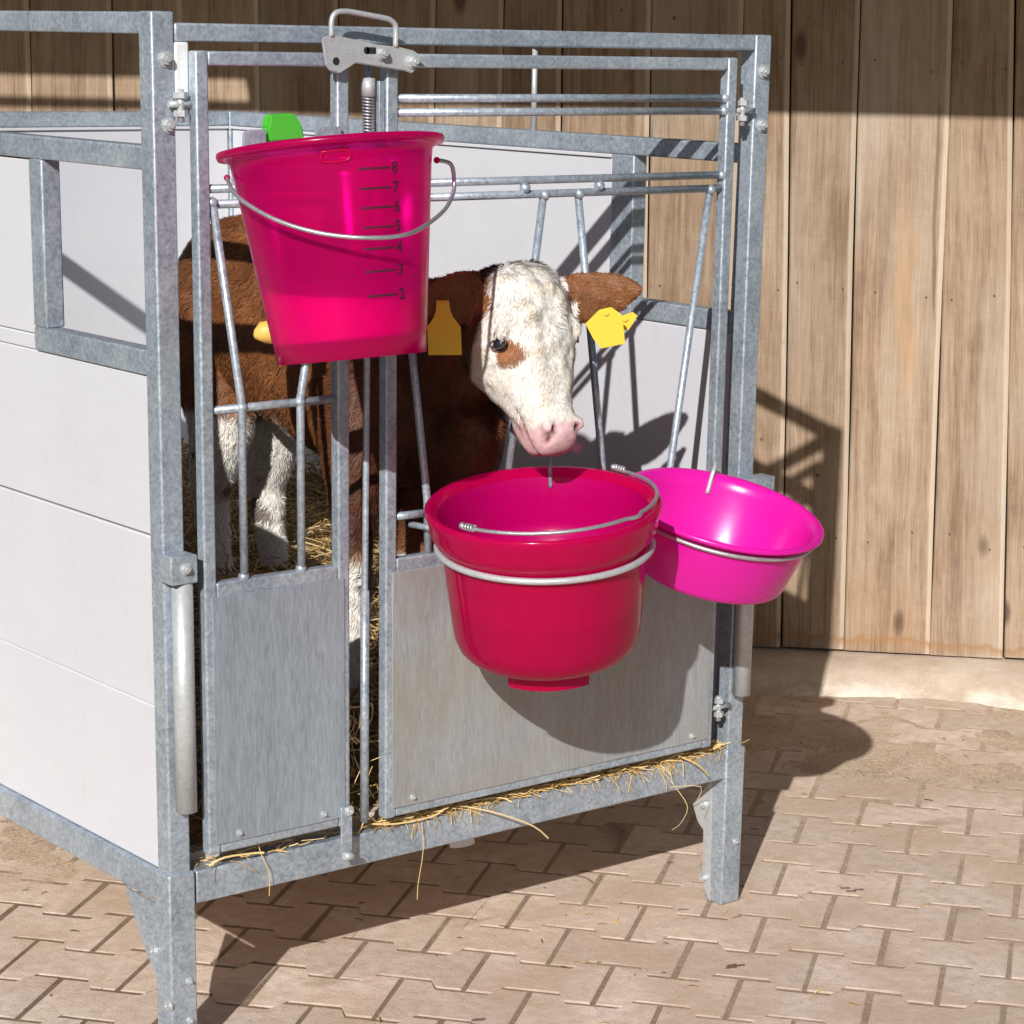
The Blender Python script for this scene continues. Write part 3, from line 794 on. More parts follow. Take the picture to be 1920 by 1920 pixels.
# --- 2: feed bucket in the ring
C2 = Vector((.5240, -.2060, .8222)); F2 = frame_from_axis((.125, .0747, -.9893)); x, y, z = F2
b2 = empty('feed_bucket', C2 + Vector((0, 0, -.25)), 'crimson pink bucket in a steel ring below the calf\'s mouth', 'bucket')
prof = [(.157, -.012), (.164, -.003), (.1725, .0), (.1755, -.003), (.1755, -.010), (.1725, -.018),
        (.1700, -.034), (.1665, -.046), (.1615, -.052), (.1560, -.060), (.1530, -.070), (.1435, -.180), (.1405, -.204), (.1345, -.221), (.123, -.234), (.106, -.243), (.096, -.246), (.090, -.244), (.001, -.243)]
mb, _ = lathe(prof, C2, F2, 112)
body2 = mb.build('body', M['pink_thin'], b2)
prof = [(.1575, -.0118), (.1555, -.020), (.1515, -.040), (.1495, -.055), (.1470, -.080), (.1450, -.104), (.1405, -.106), (.1378, -.150)]
mb, _ = lathe(prof, C2, F2, 112)
mb.build('inside_wall', M['pink_inside'], b2)
# foot ring segment
mb = MB(); 
for a0, a1 in ((-2.30, -.84),):
    nn = 24; rr = []
    for k in range(nn + 1):
        a = a0 + (a1 - a0) * k / nn
        rr.append([mb.bm.verts.new(C2 + (x * cos(a) + y * sin(a)) * r + z * h) for (r, h) in ((.094, -.238), (.090, -.266), (.086, -.266), (.088, -.238))])
    for A, B in zip(rr[:-1], rr[1:]):
        for k in range(4): mb.bm.faces.new((A[k], B[k], B[(k + 1) % 4], A[(k + 1) % 4]))
    mb.bm.faces.new(rr[0]); mb.bm.faces.new(rr[-1][::-1])
mb.build('foot_rim', M['pink'], b2)
# a little water in it
mw, _ = lathe([(.001, -.150), (.1378, -.150), (.1415, -.1505), (.1395, -.180), (.1365, -.204), (.131, -.218), (.120, -.230), (.100, -.239), (.001, -.239)], C2, F2, 96); mw.build('water', M['water'], b2)
# ring of the gate
ring2 = ringwire(C2, F2, .1600, -.066, .0050, 'bucket_ring', M['zinc'], gr, tilt=(-.02, .0))
MB().tube([(.43, .0, .765), (.47, -.06, .758)], .005, 8).build('ring_arm', G, ring2)
MB().tube([(.64, .0, .74), (.61, -.04, .748)], .005, 8).build('ring_arm', G, ring2)
# hook over the far rim
MB().tube(smooth_path([C2 + x * .010 + y * .188 + z * -.045, C2 + x * .010 + y * .186 + z * .008, C2 + x * .010 + y * .172 + z * .014, C2 + x * .011 + y * .157 + z * .004, C2 + x * .0115 + y * .153 + z * -.028], 5), .0032, 8).build('rim_hook', G, gr)
# bail lying on the rim, pivots near-left and far-right
def on2(th, r=.1735, h=.004): return C2 + (x * cos(th) + y * sin(th)) * r + z * h
thA = math.atan2(-.48, -.87) ; thB = math.atan2(.66, .75)
thA_, thB_ = -2.33, .87
pts = []
N = 44
for k in range(N + 1):
    f = k / N; th = thA_ + (thB_ - thA_) * f
    lift = .003 + .004 * sin(pi * f)
    rr = .166 + .003 * sin(pi * f) + (.006 if abs(f - .51) < .018 else 0)
    pts.append(on2(th, rr, lift + .004))
bl = MB().tube(pts, .0029, 10).build('handle', M['wire'], b2)
for th, sg in ((thA_, 1), (thB_, -1)):
    # coiled end
    co = []
    for k in range(41):
        f = k / 40; a = 2 * pi * 4 * f; c = on2(th + sg * (.02 + .12 * f), .168, .009)
        co.append(c + z * cos(a) * .0042 + (x * cos(th) + y * sin(th)) * sin(a) * .0042)
    MB().tube(co, .0017, 6).build('coil', M['wire'], bl)
    b = bmesh.new(); bmesh.ops.create_uvsphere(b, u_segments=12, v_segments=8, radius=.0052)
    for v in b.verts: v.co = on2(th, .168, .009) + v.co
    for f in b.faces: f.smooth = True
    m = MB(); m.add(b); m.build('pivot', M['wire'], bl)

# --- 3: magenta bowl
C3 = Vector((.9113, -.185, .7683)); F3 = frame_from_axis((-.0448, .2532, -.9664)); x, y, z = F3
b3 = empty('feed_bowl', C3 + Vector((0, 0, -.13)), 'shallow bright magenta bowl in a wire ring beside the right post', 'bowl')
prof = [(.001, -.111), (.102, -.111), (.116, -.107), (.123, -.098), (.143, -.020), (.147, -.008), (.154, -.001), (.1605, .0015), (.1645, -.001), (.1645, -.006), (.1600, -.008), (.1535, -.0075), (.1495, -.014), (.1475, -.022), (.1265, -.103), (.1215, -.111), (.110, -.1155), (.001, -.1155)]
mb, _ = lathe(prof, C3, F3, 112); mb.build('body', M['magenta'], b3)
ring3 = ringwire(C3, F3, .1525, -.0185, .0034, 'bowl_ring', M['wire'], gr)
MB().tube([(1.0, .0, .75), (.98, -.03, .748)], .004, 8).build('ring_arm', G, ring3)
MB().tube([(.80, .0, .75), (.83, -.05, .752)], .004, 8).build('ring_arm', G, ring3)
MB().tube(smooth_path([C3 + x * -.004 + y * .182 + z * -.04, C3 + x * -.004 + y * .180 + z * .006, C3 + x * -.005 + y * .164 + z * .012, C3 + x * -.008 + y * .150 + z * .0, C3 + x * -.010 + y * .140 + z * -.030], 5), .0040, 8).build('rim_hook', M['zinc'], gr)
MB().box(.845, .865, -.052, -.046, .555, .62, .001).box(.845, .865, -.046, -.0015, .612, .617, .001).build('rest_tab', G, gr)

# ================================================================ CALF
def loftbm(bm, secs, n=20, power=2.3, caps=True):
    """secs: (centre, A(vector*radius), B(vector*radius))"""
    rings = []
    for c, A, B in secs:
        c = Vector(c); ring = []
        for k in range(n):
            t_ = 2 * pi * k / n; ct, st = cos(t_), sin(t_)
            e = 2 / power
            ring.append(bm.verts.new(c + A * (math.copysign(abs(ct) ** e, ct)) + B * (math.copysign(abs(st) ** e, st))))
        rings.append(ring)
    for P, Q in zip(rings[:-1], rings[1:]):
        for k in range(n): bm.faces.new((P[k], P[(k + 1) % n], Q[(k + 1) % n], Q[k]))
    if caps: bm.faces.new(rings[0][::-1]); bm.faces.new(rings[-1])
def limb(bm, pts, n=14):
    """pts: (x,y,z, rx, ry) sections in planes across the path"""
    secs = []
    P = [Vector(p[:3]) for p in pts]
    for i, p in enumerate(pts):
        d = (P[min(i + 1, len(P) - 1)] - P[max(i - 1, 0)]).normalized()
        X = Vector((1, 0, 0)); X = (X - d * X.dot(d)).normalized(); Y = d.cross(X)
        secs.append((P[i], X * p[3], Y * p[4]))
    loftbm(bm, secs, n, 2.0)
def dense(pts, k=4):
    out_ = []
    A = [np.array(p, float) for p in pts]
    for i in range(len(A) - 1):
        p0 = A[max(i - 1, 0)]; p1 = A[i]; p2 = A[i + 1]; p3 = A[min(i + 2, len(A) - 1)]
        for j in range(k):
            t_ = j / k
            out_.append(.5 * (2 * p1 + (p2 - p0) * t_ + (2 * p0 - 5 * p1 + 4 * p2 - p3) * t_ ** 2 + (-p0 + 3 * p1 - 3 * p2 + p3) * t_ ** 3))
    out_.append(A[-1]); return [tuple(q) for q in out_]
bm = bmesh.new()
# trunk
limb(bm, dense([(.70, 1.00, .99, .03, .05), (.695, .97, 1.0, .085, .12), (.685, .90, 1.005, .120, .150), (.67, .78, 1.01, .132, .158), (.65, .64, .985, .138, .168), (.625, .50, .965, .135, .170), (.60, .36, .945, .125, .166), (.58, .25, .930, .112, .160), (.572, .17, .915, .088, .135), (.57, .12, .91, .05, .08)], 3), 24)
# neck
limb(bm, dense([(.585, .28, .985, .080, .122), (.575, .17, .995, .070, .120), (.570, .09, 1.015, .062, .108), (.572, .02, 1.038, .056, .090), (.572, -.03, 1.062, .050, .066)], 3), 20)
limb(bm, dense([(.585, .17, .90, .075, .10), (.59, .10, .86, .062, .09), (.582, .05, .885, .045, .075), (.570, .01, .93, .036, .05)], 3), 18)
# hind legs
for dx, dy in ((.0, .0), (.135, .02)):
    limb(bm, dense([(.60 + dx, .86 + dy, 1.02, .075, .12), (.59 + dx, .83 + dy, .92, .068, .115), (.588 + dx, .80 + dy, .82, .054, .088), (.59 + dx, .82 + dy, .74, .042, .060), (.592 + dx, .845 + dy, .67, .034, .042), (.592 + dx, .835 + dy, .60, .027, .030), (.59 + dx, .815 + dy, .50, .025, .027), (.59 + dx, .81 + dy, .45, .025, .027), (.59 + dx, .80 + dy, .40, .028, .034)], 3), 16)
# fore legs
for dx, dy in ((.0, .0), (.145, .03)):
    limb(bm, dense([(.505 + dx, .27 + dy, .95, .055, .09), (.495 + dx, .245 + dy, .85, .048, .07), (.49 + dx, .235 + dy, .76, .036, .045), (.488 + dx, .232 + dy, .67, .030, .032), (.487 + dx, .23 + dy, .60, .027, .028), (.487 + dx, .232 + dy, .52, .020, .021), (.487 + dx, .235 + dy, .44, .024, .025), (.487 + dx, .225 + dy, .395, .028, .032)], 3), 16)
# tail
limb(bm, dense([(.69, 1.0, 1.09, .018, .018), (.70, 1.03, 1.02, .015, .015), (.70, 1.035, .85, .012, .012), (.70, 1.03, .72, .02, .02)], 3), 8)
# head frame
HP = Vector((.571, -.108, 1.158)); HM = Vector((.570, -.206, .914))
HA = (HM - HP); LH = HA.length; HA.normalize()
HF = Vector((-.02, -.93, .36)); HF = (HF - HA * HF.dot(HA)).normalized()
HX = HA.cross(HF).normalized()
if HX.x < 0: HX = -HX
def hp_(s, xx, f): return HP + HA * (s * LH) + HX * xx + HF * f
secs = []
HS = [(-.06, .022, -.045, -.085), (-.035, .048, -.016, -.110), (.03, .068, .003, -.130), (.13, .0790, .012, -.142), (.26, .0850, .012, -.148), (.40, .0830, .006, -.150), (.52, .0760, .002, -.142), (.64, .064, -.002, -.124), (.76, .0465, -.004, -.102), (.86, .0405, -.001, -.084), (.94, .0385, .003, -.074), (1.0, .0345, -.003, -.066), (1.05, .026, -.018, -.060), (1.07, .011, -.032, -.048)]
hs = dense([(s, w_, a, b) for s, w_, a, b in HS], 3)
for s, w_, a, b in hs:
    secs.append((hp_(s, 0, (a + b) / 2), HX * w_, HF * ((a - b) / 2)))
loftbm(bm, secs, 28, 2.35)
# lower lip and chin
secs = []
for s, w_, a, b in dense([(.70, .026, -.07, -.108), (.82, .032, -.055, -.104), (.93, .031, -.045, -.098), (1.01, .025, -.042, -.088), (1.04, .014, -.05, -.085)], 3):
    secs.append((hp_(s, 0, (a + b) / 2), HX * w_, HF * ((a - b) / 2)))
loftbm(bm, secs, 20, 2.0)
# brow ridges
for sg in (-1, 1):
    secs = []
    for k in range(9):
        f = k / 8; s = .30 + .16 * f; r = .0085 * sin(pi * (f * .9 + .05))
        secs.append((hp_(s, sg * (.064 + .008 * sin(pi * f)), -.010 - .012 * f), HX * (r + .002), HF * (r + .002)))
    loftbm(bm, secs, 10, 2.0)
    # nostril wing
    secs = []
    for k in range(7):
        f = k / 6; s = .87 + .11 * f; r = .013 * sin(pi * (f * .9 + .05))
        secs.append((hp_(s, sg * .0245, -.006), HX * (r + .001), HF * (r * .9 + .001)))
    loftbm(bm, secs, 10, 2.0)
# ears: flat scoops
def ear(base, tip, down, nrm, wid, drop):
    base, tip, down, nrm = Vector(base), Vector(tip), Vector(down).normalized(), Vector(nrm).normalized()
    secs = []
    for k in range(15):
        f = k / 14; w_ = wid * (sin(pi * min(1, .18 + .82 * f)) ** .62) * (1 if f < .97 else .8) if f < 1 else wid * .06
        w_ = max(w_, wid * .12); c = base.lerp(tip, f) + down * (drop * sin(pi * f) * .4)
        secs.append((c + nrm * (.010 * (1 - f)), down * w_, nrm * (.0085 if f > .15 else .02 - f * .06)))
    loftbm(bm, secs, 16, 2.0)
EL = (Vector((.512, -.085, 1.116)), Vector((.400, -.058, 1.112)))
ER = (Vector((.628, -.096, 1.106)), Vector((.742, -.166, 1.120)))
ear(*EL, (0, 0, -1), (.15, 1, .1), .042, .012)
ear(*ER, (.0, .05, -1), (.55, .8, .1), .041, .016)
me = bpy.data.meshes.new('calf_src'); bmesh.ops.recalc_face_normals(bm, faces=list(bm.faces)); bm.to_mesh(me); bm.free()
ob = bpy.data.objects.new('calf_src', me); COL.objects.link(ob)
md = ob.modifiers.new('r', 'REMESH'); md.mode = 'VOXEL'; md.voxel_size = .0042
md = ob.modifiers.new('s', 'SMOOTH'); md.factor = .5; md.iterations = 9
dg = bpy.context.evaluated_depsgraph_get(); cm = bpy.data.meshes.new_from_object(ob.evaluated_get(dg))
bpy.data.objects.remove(ob)
nv = len(cm.vertices); co = np.empty(nv * 3); cm.vertices.foreach_get('co', co); co = co.reshape(-1, 3)
no = np.empty(nv * 3); cm.vertices.foreach_get('normal', no); no = no.reshape(-1, 3)
hA, hX, hF, hP = [np.array(v) for v in (HA, HX, HF, HP)]
rel = co - hP; hs_ = rel @ hA / LH; hx_ = rel @ hX; hf_ = rel @ hF
hw_ = np.interp(hs_, [q[0] for q in HS], [q[1] for q in HS]); hb_ = np.interp(hs_, [q[0] for q in HS], [q[3] for q in HS])
head = (hs_ > -.25) & (np.abs(hx_) < hw_ + .012) & (hf_ > np.where(hs_ > .68, hb_ - .022, hb_ - .004))
def gauss(*q): return np.exp(-sum(((a - c) / s) ** 2 for a, c, s in q))
# carve nostrils, mouth, eye sockets
disp = np.zeros(nv)
for sg in (-1, 1):
    disp -= .012 * gauss((hs_, .945, .030), (hx_, sg * .0215, .0052), (hf_, .0, .02))
    disp -= .006 * gauss((hs_, .985, .028), (hx_, sg * .0300, .0045), (hf_, -.012, .016))
    disp -= .007 * gauss((hs_, .415, .045), (hx_, sg * .0765, .012), (hf_, -.026, .012))
mouth = gauss((hf_, -.052, .0045)) * (hs_ > .74) * np.clip((hs_ - .74) / .08, 0, 1)
disp -= .006 * mouth * head
# tufts on the forehead
def fbm(P, sc, seed=0, octv=3):
    out_ = np.zeros(len(P))
    for o_ in range(octv):
        out_ += np.array([noise.noise(Vector(p) * (sc * 2 ** o_) + Vector((seed, seed * 2.1, 0))) for p in P]) * .5 ** o_
    return out_
nz = fbm(co, 34, 3, 2); nz2 = fbm(co, 9, 11, 2)
disp += (.0024 + .0022 * (hs_ < .62) * (np.abs(hx_) < .07)) * nz * head * (hs_ < .8)
co2 = co + no * disp[:, None]
cm.vertices.foreach_set('co', co2.ravel()); cm.update()
# coat colours
brown = np.array([.175, .062, .020]); rust = np.array([.27, .105, .036]); dark = np.array([.050, .014, .008])
white = np.array([.80, .765, .70]); cream = np.array([.66, .56, .43]); pink = np.array([.73, .475, .48]); tan = np.array([.55, .36, .17])
def mixc(a, b, k): k = np.clip(k, 0, 1)[:, None]; return a * (1 - k) + b * k
col = mixc(np.tile(brown, (nv, 1)), rust, .5 + nz2 * 1.1)
col = mixc(col, dark, np.clip(.5 + nz * 1.2 - .35, 0, 1) * .45)
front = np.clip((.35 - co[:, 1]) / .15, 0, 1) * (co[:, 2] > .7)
col = mixc(col, col * .28 + np.array([.03, .006, .004]), front * .85)  # shade and reddish glow on chest and neck painted into the coat
# white legs
lw = np.where(co[:, 1] < .5, .665, .825) + nz2 * .06
fadeL = np.clip((lw - co[:, 2]) / .02, 0, 1)
col = mixc(col, white * .95, fadeL)
spots = (np.clip((nz2 - .22) / .05, 0, 1)) * (co[:, 2] < .75) * (co[:, 2] > .6)
col = mixc(col, dark, spots * .8)
col = mixc(col, np.array([.10, .07, .05]), (co[:, 2] < .43) * 1.0)
# white face
edge = np.where(hs_ < .22, hf_ + .030 + .010 * nz2, np.where(hs_ < .60, hf_ + .030 + (hs_ - .22) * .30 + .010 * nz2, hf_ + .17))
wf = np.clip(edge / .008, 0, 1) * head * np.clip((hs_ + .050 + .02 * nz2 - .9 * np.clip(-hx_ - .03, 0, 1)) / .02, 0, 1)
facew = mixc(np.tile(white, (nv, 1)), cream, np.clip(nz * 1.5 + .10, 0, 1) * .55)
col = mixc(col, facew, wf)
yel = gauss((hs_, .845, .042), (hf_, 0, .040)) * head
col = mixc(col, tan, yel * .8 * np.clip(.6 + nz2 * 2, 0, 1))
mz = np.clip((hs_ + .02 * nz2 - .885 - .9 * np.clip(-(hf_ + .03), 0, .2)) / .03, 0, 1) * head * (hf_ > -.13)
col = mixc(col, pink, mz)
lip = head * (hs_ > .80) * (hf_ < -.05) * (hf_ > -.125)
col = mixc(col, pink * .92, lip * np.clip((hs_ - .80) / .06, 0, 1))
col = mixc(col, np.array([.18, .04, .05]), np.clip(mouth * 1.3, 0, 1) * head * .85)
for sg in (-1, 1):
    col = mixc(col, np.array([.06, .012, .016]), 1.6 * gauss((hs_, .948, .026), (hx_, sg * .0220, .0040), (hf_, .0, .03)))
    col = mixc(col, np.array([.16, .05, .055]), 1.2 * gauss((hs_, .992, .022), (hx_, sg * .029, .0035), (hf_, -.012, .018)))
# patch below the eye, dark lids
pt = .10 * fbm(co, 70, 5, 2) * head + gauss((hs_, .475, .085), (hx_, -.0590, .0205), (hf_, -.012, .05)) + .06 * nz
col = mixc(col, rust * np.where(hs_ > .50, .8, 1.1)[:, None], np.clip((pt - .38) * 6, 0, 1) * head)
for sg in (-1, 1):
    lid = gauss((hs_, .418, .040), (hx_, sg * .074, .012), (hf_, -.024, .013))
    col = mixc(col, np.array([.09, .030, .024]), np.clip((lid - .42) * 6, 0, 1))
# the ears stay brown
earm = ((np.abs(hx_) > .086) | ((np.abs(hx_) > .070) & (hs_ < .20) & (hs_ > -.05))) & (hs_ > -.3) & (hs_ < .45) & (co[:, 1] < .02) & (hf_ > -.09)
ecol = mixc(np.tile(rust * .88, (nv, 1)), dark, np.clip(nz2 * 1.8 + .15, 0, 1) * .7)
col = np.where(earm[:, None], ecol, col)
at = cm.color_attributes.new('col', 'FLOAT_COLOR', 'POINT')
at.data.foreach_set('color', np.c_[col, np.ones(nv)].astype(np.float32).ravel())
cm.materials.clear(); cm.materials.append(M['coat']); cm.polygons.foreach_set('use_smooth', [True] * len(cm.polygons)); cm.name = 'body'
calf = empty('calf', (.62, .5, .30), 'brown calf with curly white face and yellow ear tags looking out of the pen', 'calf')
link('body', cm, calf)
# eyes
for sg in (-1, 1):
    b = bmesh.new(); bmesh.ops.create_uvsphere(b, u_segments=20, v_segments=14, radius=.0128)
    c = hp_(.415, sg * .0640, -.0275)
    for v in b.verts: v.co = c + v.co
    for f in b.faces: f.smooth = True
    m = MB(); m.add(b); m.build('eye', M['eye'], calf)
    lidm = MB(); ctr = hp_(.415, sg * .0705, -.024)
    ax = (HX * sg * .8 + HF * .6).normalized(); e1 = HA.cross(ax).normalized(); e2 = ax.cross(e1)
    t_ = NT('eyelid') if sg < 0 else None
    if t_: M['lid'] = t_.done(t_.bsdf((.055, .022, .020), .5))
    pts = [ctr + e1 * (cos(a) * .0124) + e2 * (sin(a) * .0068) + ax * .0050 for a in np.linspace(0, 2 * pi, 28)[:-1]]
    lidm.tube(pts, .0015, 8, closed=True).build('eyelid', M['lid'], calf)
# ---- fur
cm.calc_loop_triangles()
nt_ = len(cm.loop_triangles); tri = np.empty(nt_ * 3, int); cm.loop_triangles.foreach_get('vertices', tri); tri = tri.reshape(-1, 3)
P0, P1, P2 = co2[tri[:, 0]], co2[tri[:, 1]], co2[tri[:, 2]]
nrm = np.cross(P1 - P0, P2 - P0); area = np.linalg.norm(nrm, axis=1) / 2; nrm /= (2 * area[:, None] + 1e-12)
cen = (P0 + P1 + P2) / 3
tohead = ((cen - hP) @ hA / LH > -.3) & (cen[:, 1] < .06)
facing = (nrm @ -np.array(D_)) > -.35
wgt = area * np.where(tohead, 3.2, 1.0) * np.where(facing, 1, .08)
NF = 120000
idx = rng.choice(nt_, NF, p=wgt / wgt.sum())
a = rng.random(NF); b = rng.random(NF); sw = a + b > 1; a[sw] = 1 - a[sw]; b[sw] = 1 - b[sw]
root = P0[idx] + (P1[idx] - P0[idx]) * a[:, None] + (P2[idx] - P0[idx]) * b[:, None]
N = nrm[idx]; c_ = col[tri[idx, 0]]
rs = (root - hP) @ hA / LH; rx = (root - hP) @ hX; rf = (root - hP) @ hF
inhead = (rs > -.2) & (np.abs(rx) < .088) & (rf > -.125) & (root[:, 1] < .02)
inear = (np.abs(rx) > .086) & (rs > -.3) & (rs < .45) & (root[:, 1] < .02) & (rf > -.09)
flow = np.where(inhead[:, None], hA * 1.0, np.array([0, .55, -.75]))
flow = np.where(inear[:, None], np.sign(rx)[:, None] * hX * .9 - np.array([0, 0, .15]), flow)
curl = np.array([noise.noise_vector(Vector(p) * 60) for p in root]); curl2 = np.array([noise.noise_vector(Vector(p) * 17) for p in root])
curlw = np.where(inhead, np.where(rs < .6, .8, .45), .95)
dr = flow + curl * curlw[:, None] * 1.3 + curl2 * .7 + rng.normal(0, .14, (NF, 3))
dr -= N * (dr * N).sum(1)[:, None]; dr /= np.linalg.norm(dr, axis=1)[:, None] + 1e-9
lift = np.where(inhead, .22, .30) + rng.random(NF) * .15
dr = dr + N * lift[:, None]; dr /= np.linalg.norm(dr, axis=1)[:, None]
ln = np.where(inhead, np.where(rs < .5, .0085, .0058), .0150) * (.6 + .8 * rng.random(NF))
ln = np.where(rs > .78, .0035 + .002 * rng.random(NF), ln) * 1.0
ln = np.where(~inhead & ~inear, .0125 * (.6 + .8 * rng.random(NF)), ln)
ln = np.where((rs < .04) & (rs > -.25) & inhead & ~inear & (rf > -.09), ln * 1.45, ln)
ln = np.where(inear, .0060 * (.5 + .9 * rng.random(NF)), ln)
keep = ~((rs > .90) & inhead) & ~((np.abs(rs - .415) < .05) & (np.abs(np.abs(rx) - .072) < .013) & (rf > -.04) & inhead)
root, dr, ln, N, c_ = root[keep], dr[keep], ln[keep], N[keep], c_[keep]; NF = len(root)
side_ = np.cross(dr, N); side_ /= np.linalg.norm(side_, axis=1)[:, None] + 1e-9
wd_ = np.where(ln > .009, .00060, .00045)[:, None]
mid = root + dr * (ln * .55)[:, None]; tip = root + dr * ln[:, None] - N * (ln * .10)[:, None]
V = np.empty((NF, 5, 3)); V[:, 0] = root - side_ * wd_; V[:, 1] = root + side_ * wd_; V[:, 2] = mid + side_ * wd_ * .8; V[:, 3] = mid - side_ * wd_ * .8; V[:, 4] = tip
base = np.arange(NF) * 5
loops = np.empty((NF, 7), int); loops[:, 0] = base; loops[:, 1] = base + 1; loops[:, 2] = base + 2; loops[:, 3] = base + 3; loops[:, 4] = base + 3; loops[:, 5] = base + 2; loops[:, 6] = base + 4
fm = bpy.data.meshes.new('fur'); fm.vertices.add(NF * 5); fm.vertices.foreach_set('co', V.ravel())
fm.loops.add(NF * 7); fm.loops.foreach_set('vertex_index', loops.ravel().astype(np.int32))
fm.polygons.add(NF * 2); st = np.empty((NF, 2), int); st[:, 0] = np.arange(NF) * 7; st[:, 1] = st[:, 0] + 4
fm.polygons.foreach_set('loop_start', st.ravel().astype(np.int32)); fm.update(calc_edges=True)
jit = (.55 + .8 * rng.random(NF))[:, None]; fc = np.clip(c_ * jit * 1.08, 0, .92)
fcol = np.repeat(fc[:, None, :], 5, axis=1); fcol[:, 0:2] *= .8
at = fm.color_attributes.new('col', 'FLOAT_COLOR', 'POINT')
at.data.foreach_set('color', np.concatenate([fcol, np.ones((NF, 5, 1))], 2).astype(np.float32).ravel())
fm.materials.append(M['fur'])
tag(link('fur', fm, calf), kind='stuff')
# ear tags
def tagmesh(poly, o, ex, ey, name='ear_tag', lab=None):
    o, ex, ey = Vector(o), Vector(ex).normalized(), Vector(ey).normalized(); ez = ex.cross(ey)
    ob_ = MB().prism(poly, .0018, (o, ex, ey, ez), .0005).build(name, M['yellow'], calf)
    c = o + ex * 0 + ey * -.004
    MB().tube([c - ez * .004, c + ez * .005], .0045, 12).build('tag_stud', M['yellow'], ob_)
    return ob_
tp = [(-.009, .004), (.009, .004), (.0105, -.010), (.014, -.020), (.0245, -.034), (.0245, -.075), (-.0245, -.075), (-.0245, -.034), (-.014, -.020), (-.0105, -.010)]
tagmesh(tp, (.4230, -.090, 1.108), (R_.x, R_.y, .02), (-.03, .05, 1))
tp2 = [(-.010, .0), (.008, .004), (.024, -.008), (.0275, -.050), (-.008, -.057), (-.019, -.044), (-.031, -.020)]
tagmesh(tp2, (.6500, -.190, 1.096), (R_.x, R_.y, .03), (0, .08, 1))
tagmesh([(-.004, 0), (.012, .006), (.019, .000), (.004, -.022), (-.006, -.020)], (.7000, -.176, 1.083), (R_.x, R_.y, .0), (0, .1, 1))

# ================================================================ STRAW
def stalks(specs, name, parent=None, label=None):
    """specs: list of (points, half width, colour)"""
    V = []; F = []; C = []
    for pts, wv, c in specs:
        b = len(V); n = len(pts)
        for i, p in enumerate(pts):
            p = Vector(p); d = (Vector(pts[min(i + 1, n - 1)]) - Vector(pts[max(i - 1, 0)])).normalized()
            s_ = d.cross(Vector((D_.x, D_.y, D_.z + .3))).normalized(); q = d.cross(s_).normalized()
            for k in range(3):
                a = 2 * pi * k / 3
                V.append(p + (s_ * cos(a) + q * sin(a)) * wv); C.append((*c, 1))
        for i in range(n - 1):
            for k in range(3): F.append((b + i * 3 + k, b + i * 3 + (k + 1) % 3, b + i * 3 + 3 + (k + 1) % 3, b + i * 3 + 3 + k))
    me = mesh_from(name, V, F, M['straw'])
    at = me.color_attributes.new('col', 'FLOAT_COLOR', 'POINT'); at.data.foreach_set('color', np.array(C, dtype=np.float32).ravel())
    return link(name, me, parent)
SC = [(.62, .42, .15), (.72, .53, .24), (.50, .31, .10), (.66, .50, .27), (.40, .24, .09)]
r = random.Random(3); specs = []
def stalk(p, d, L, droop, wv=.0011, n=5, kink=0.0):
    p = Vector(p); d = Vector(d).normalized(); pts = [p.copy()]
    for i in range(n):
        d = (d + Vector((r.gauss(0, .22), r.gauss(0, .12), -droop * r.uniform(0, 1.2) + r.gauss(0, .14)))).normalized()
        if kink and i == n // 2: d = (d + Vector((r.uniform(-kink, kink), -.1, -kink))).normalized()
        p = p + d * (L / n); pts.append(p.copy())
    return pts
# strip lying on the beam top, denser in the clumps seen
def on_beam(x0, x1, n, lmin, lmax, hang):
    for _ in range(n):
        x_ = r.uniform(x0, x1)
        if r.random() < hang:
            p = (x_, r.uniform(-.004, .008), .2875 + r.uniform(0, .004)); d = (r.gauss(0, 1.6), -.35, r.uniform(-.8, .4))
            specs.append((stalk(p, d, r.uniform(lmin, lmax), r.uniform(.25, .6), r.uniform(.0008, .0017), 6, .6 if r.random() < .3 else 0), r.uniform(.0005, .0010), r.choice(SC)))
        else:
            p = (x_, r.uniform(-.001, .03), .2865 + r.uniform(0, .011)); d = (r.choice([-1, 1]), r.uniform(-.5, .5), r.uniform(-.05, .12))
            specs.append((stalk(p, d, r.uniform(.01, .045), .02, .001, 3), r.uniform(.0005, .0012), r.choice(SC)))
on_beam(.045, .30, 50, .015, .03, .04); on_beam(.36, 1.12, 900, .008, .026, .09)
on_beam(.84, 1.02, 80, .012, .05, .6); on_beam(.45, .62, 60, .01, .04, .5)
on_beam(1.02, 1.15, 50, .008, .025, .25)
def st(pts, wv=.0018, c=0): specs.append(([Vector(q) for q in smooth_path([Vector(q) + Vector((r.gauss(0, .002), 0, r.gauss(0, .002))) for q in pts], 3)], wv * .55, SC[c]))
st([(.06, -.006, .291), (.09, -.008, .299), (.14, -.007, .297), (.155, -.010, .293)], .0030, 1)
st([(.150, -.006, .312), (.152, -.010, .29), (.160, -.012, .262), (.163, -.012, .222)], .0016, 0)
st([(.545, -.004, .293), (.60, -.02, .272), (.66, -.03, .243), (.69, -.03, .218)], .0026, 3)
st([(.45, -.008, .285), (.447, -.012, .24), (.444, -.012, .185), (.443, -.012, .160)], .0013, 1)
st([(.36, -.004, .300), (.40, -.008, .292), (.47, -.008, .290), (.50, -.006, .297)], .0026, 1)
st([(.95, -.006, .29), (.975, -.02, .252), (1.0, -.03, .215), (.985, -.03, .185), (.965, -.03, .178)], .0013, 3)
st([(.97, -.02, .25), (1.03, -.03, .245), (1.015, -.03, .215)], .0013, 3)
st([(1.0, -.005, .296), (1.03, -.02, .283), (1.055, -.02, .255)], .0026, 0)
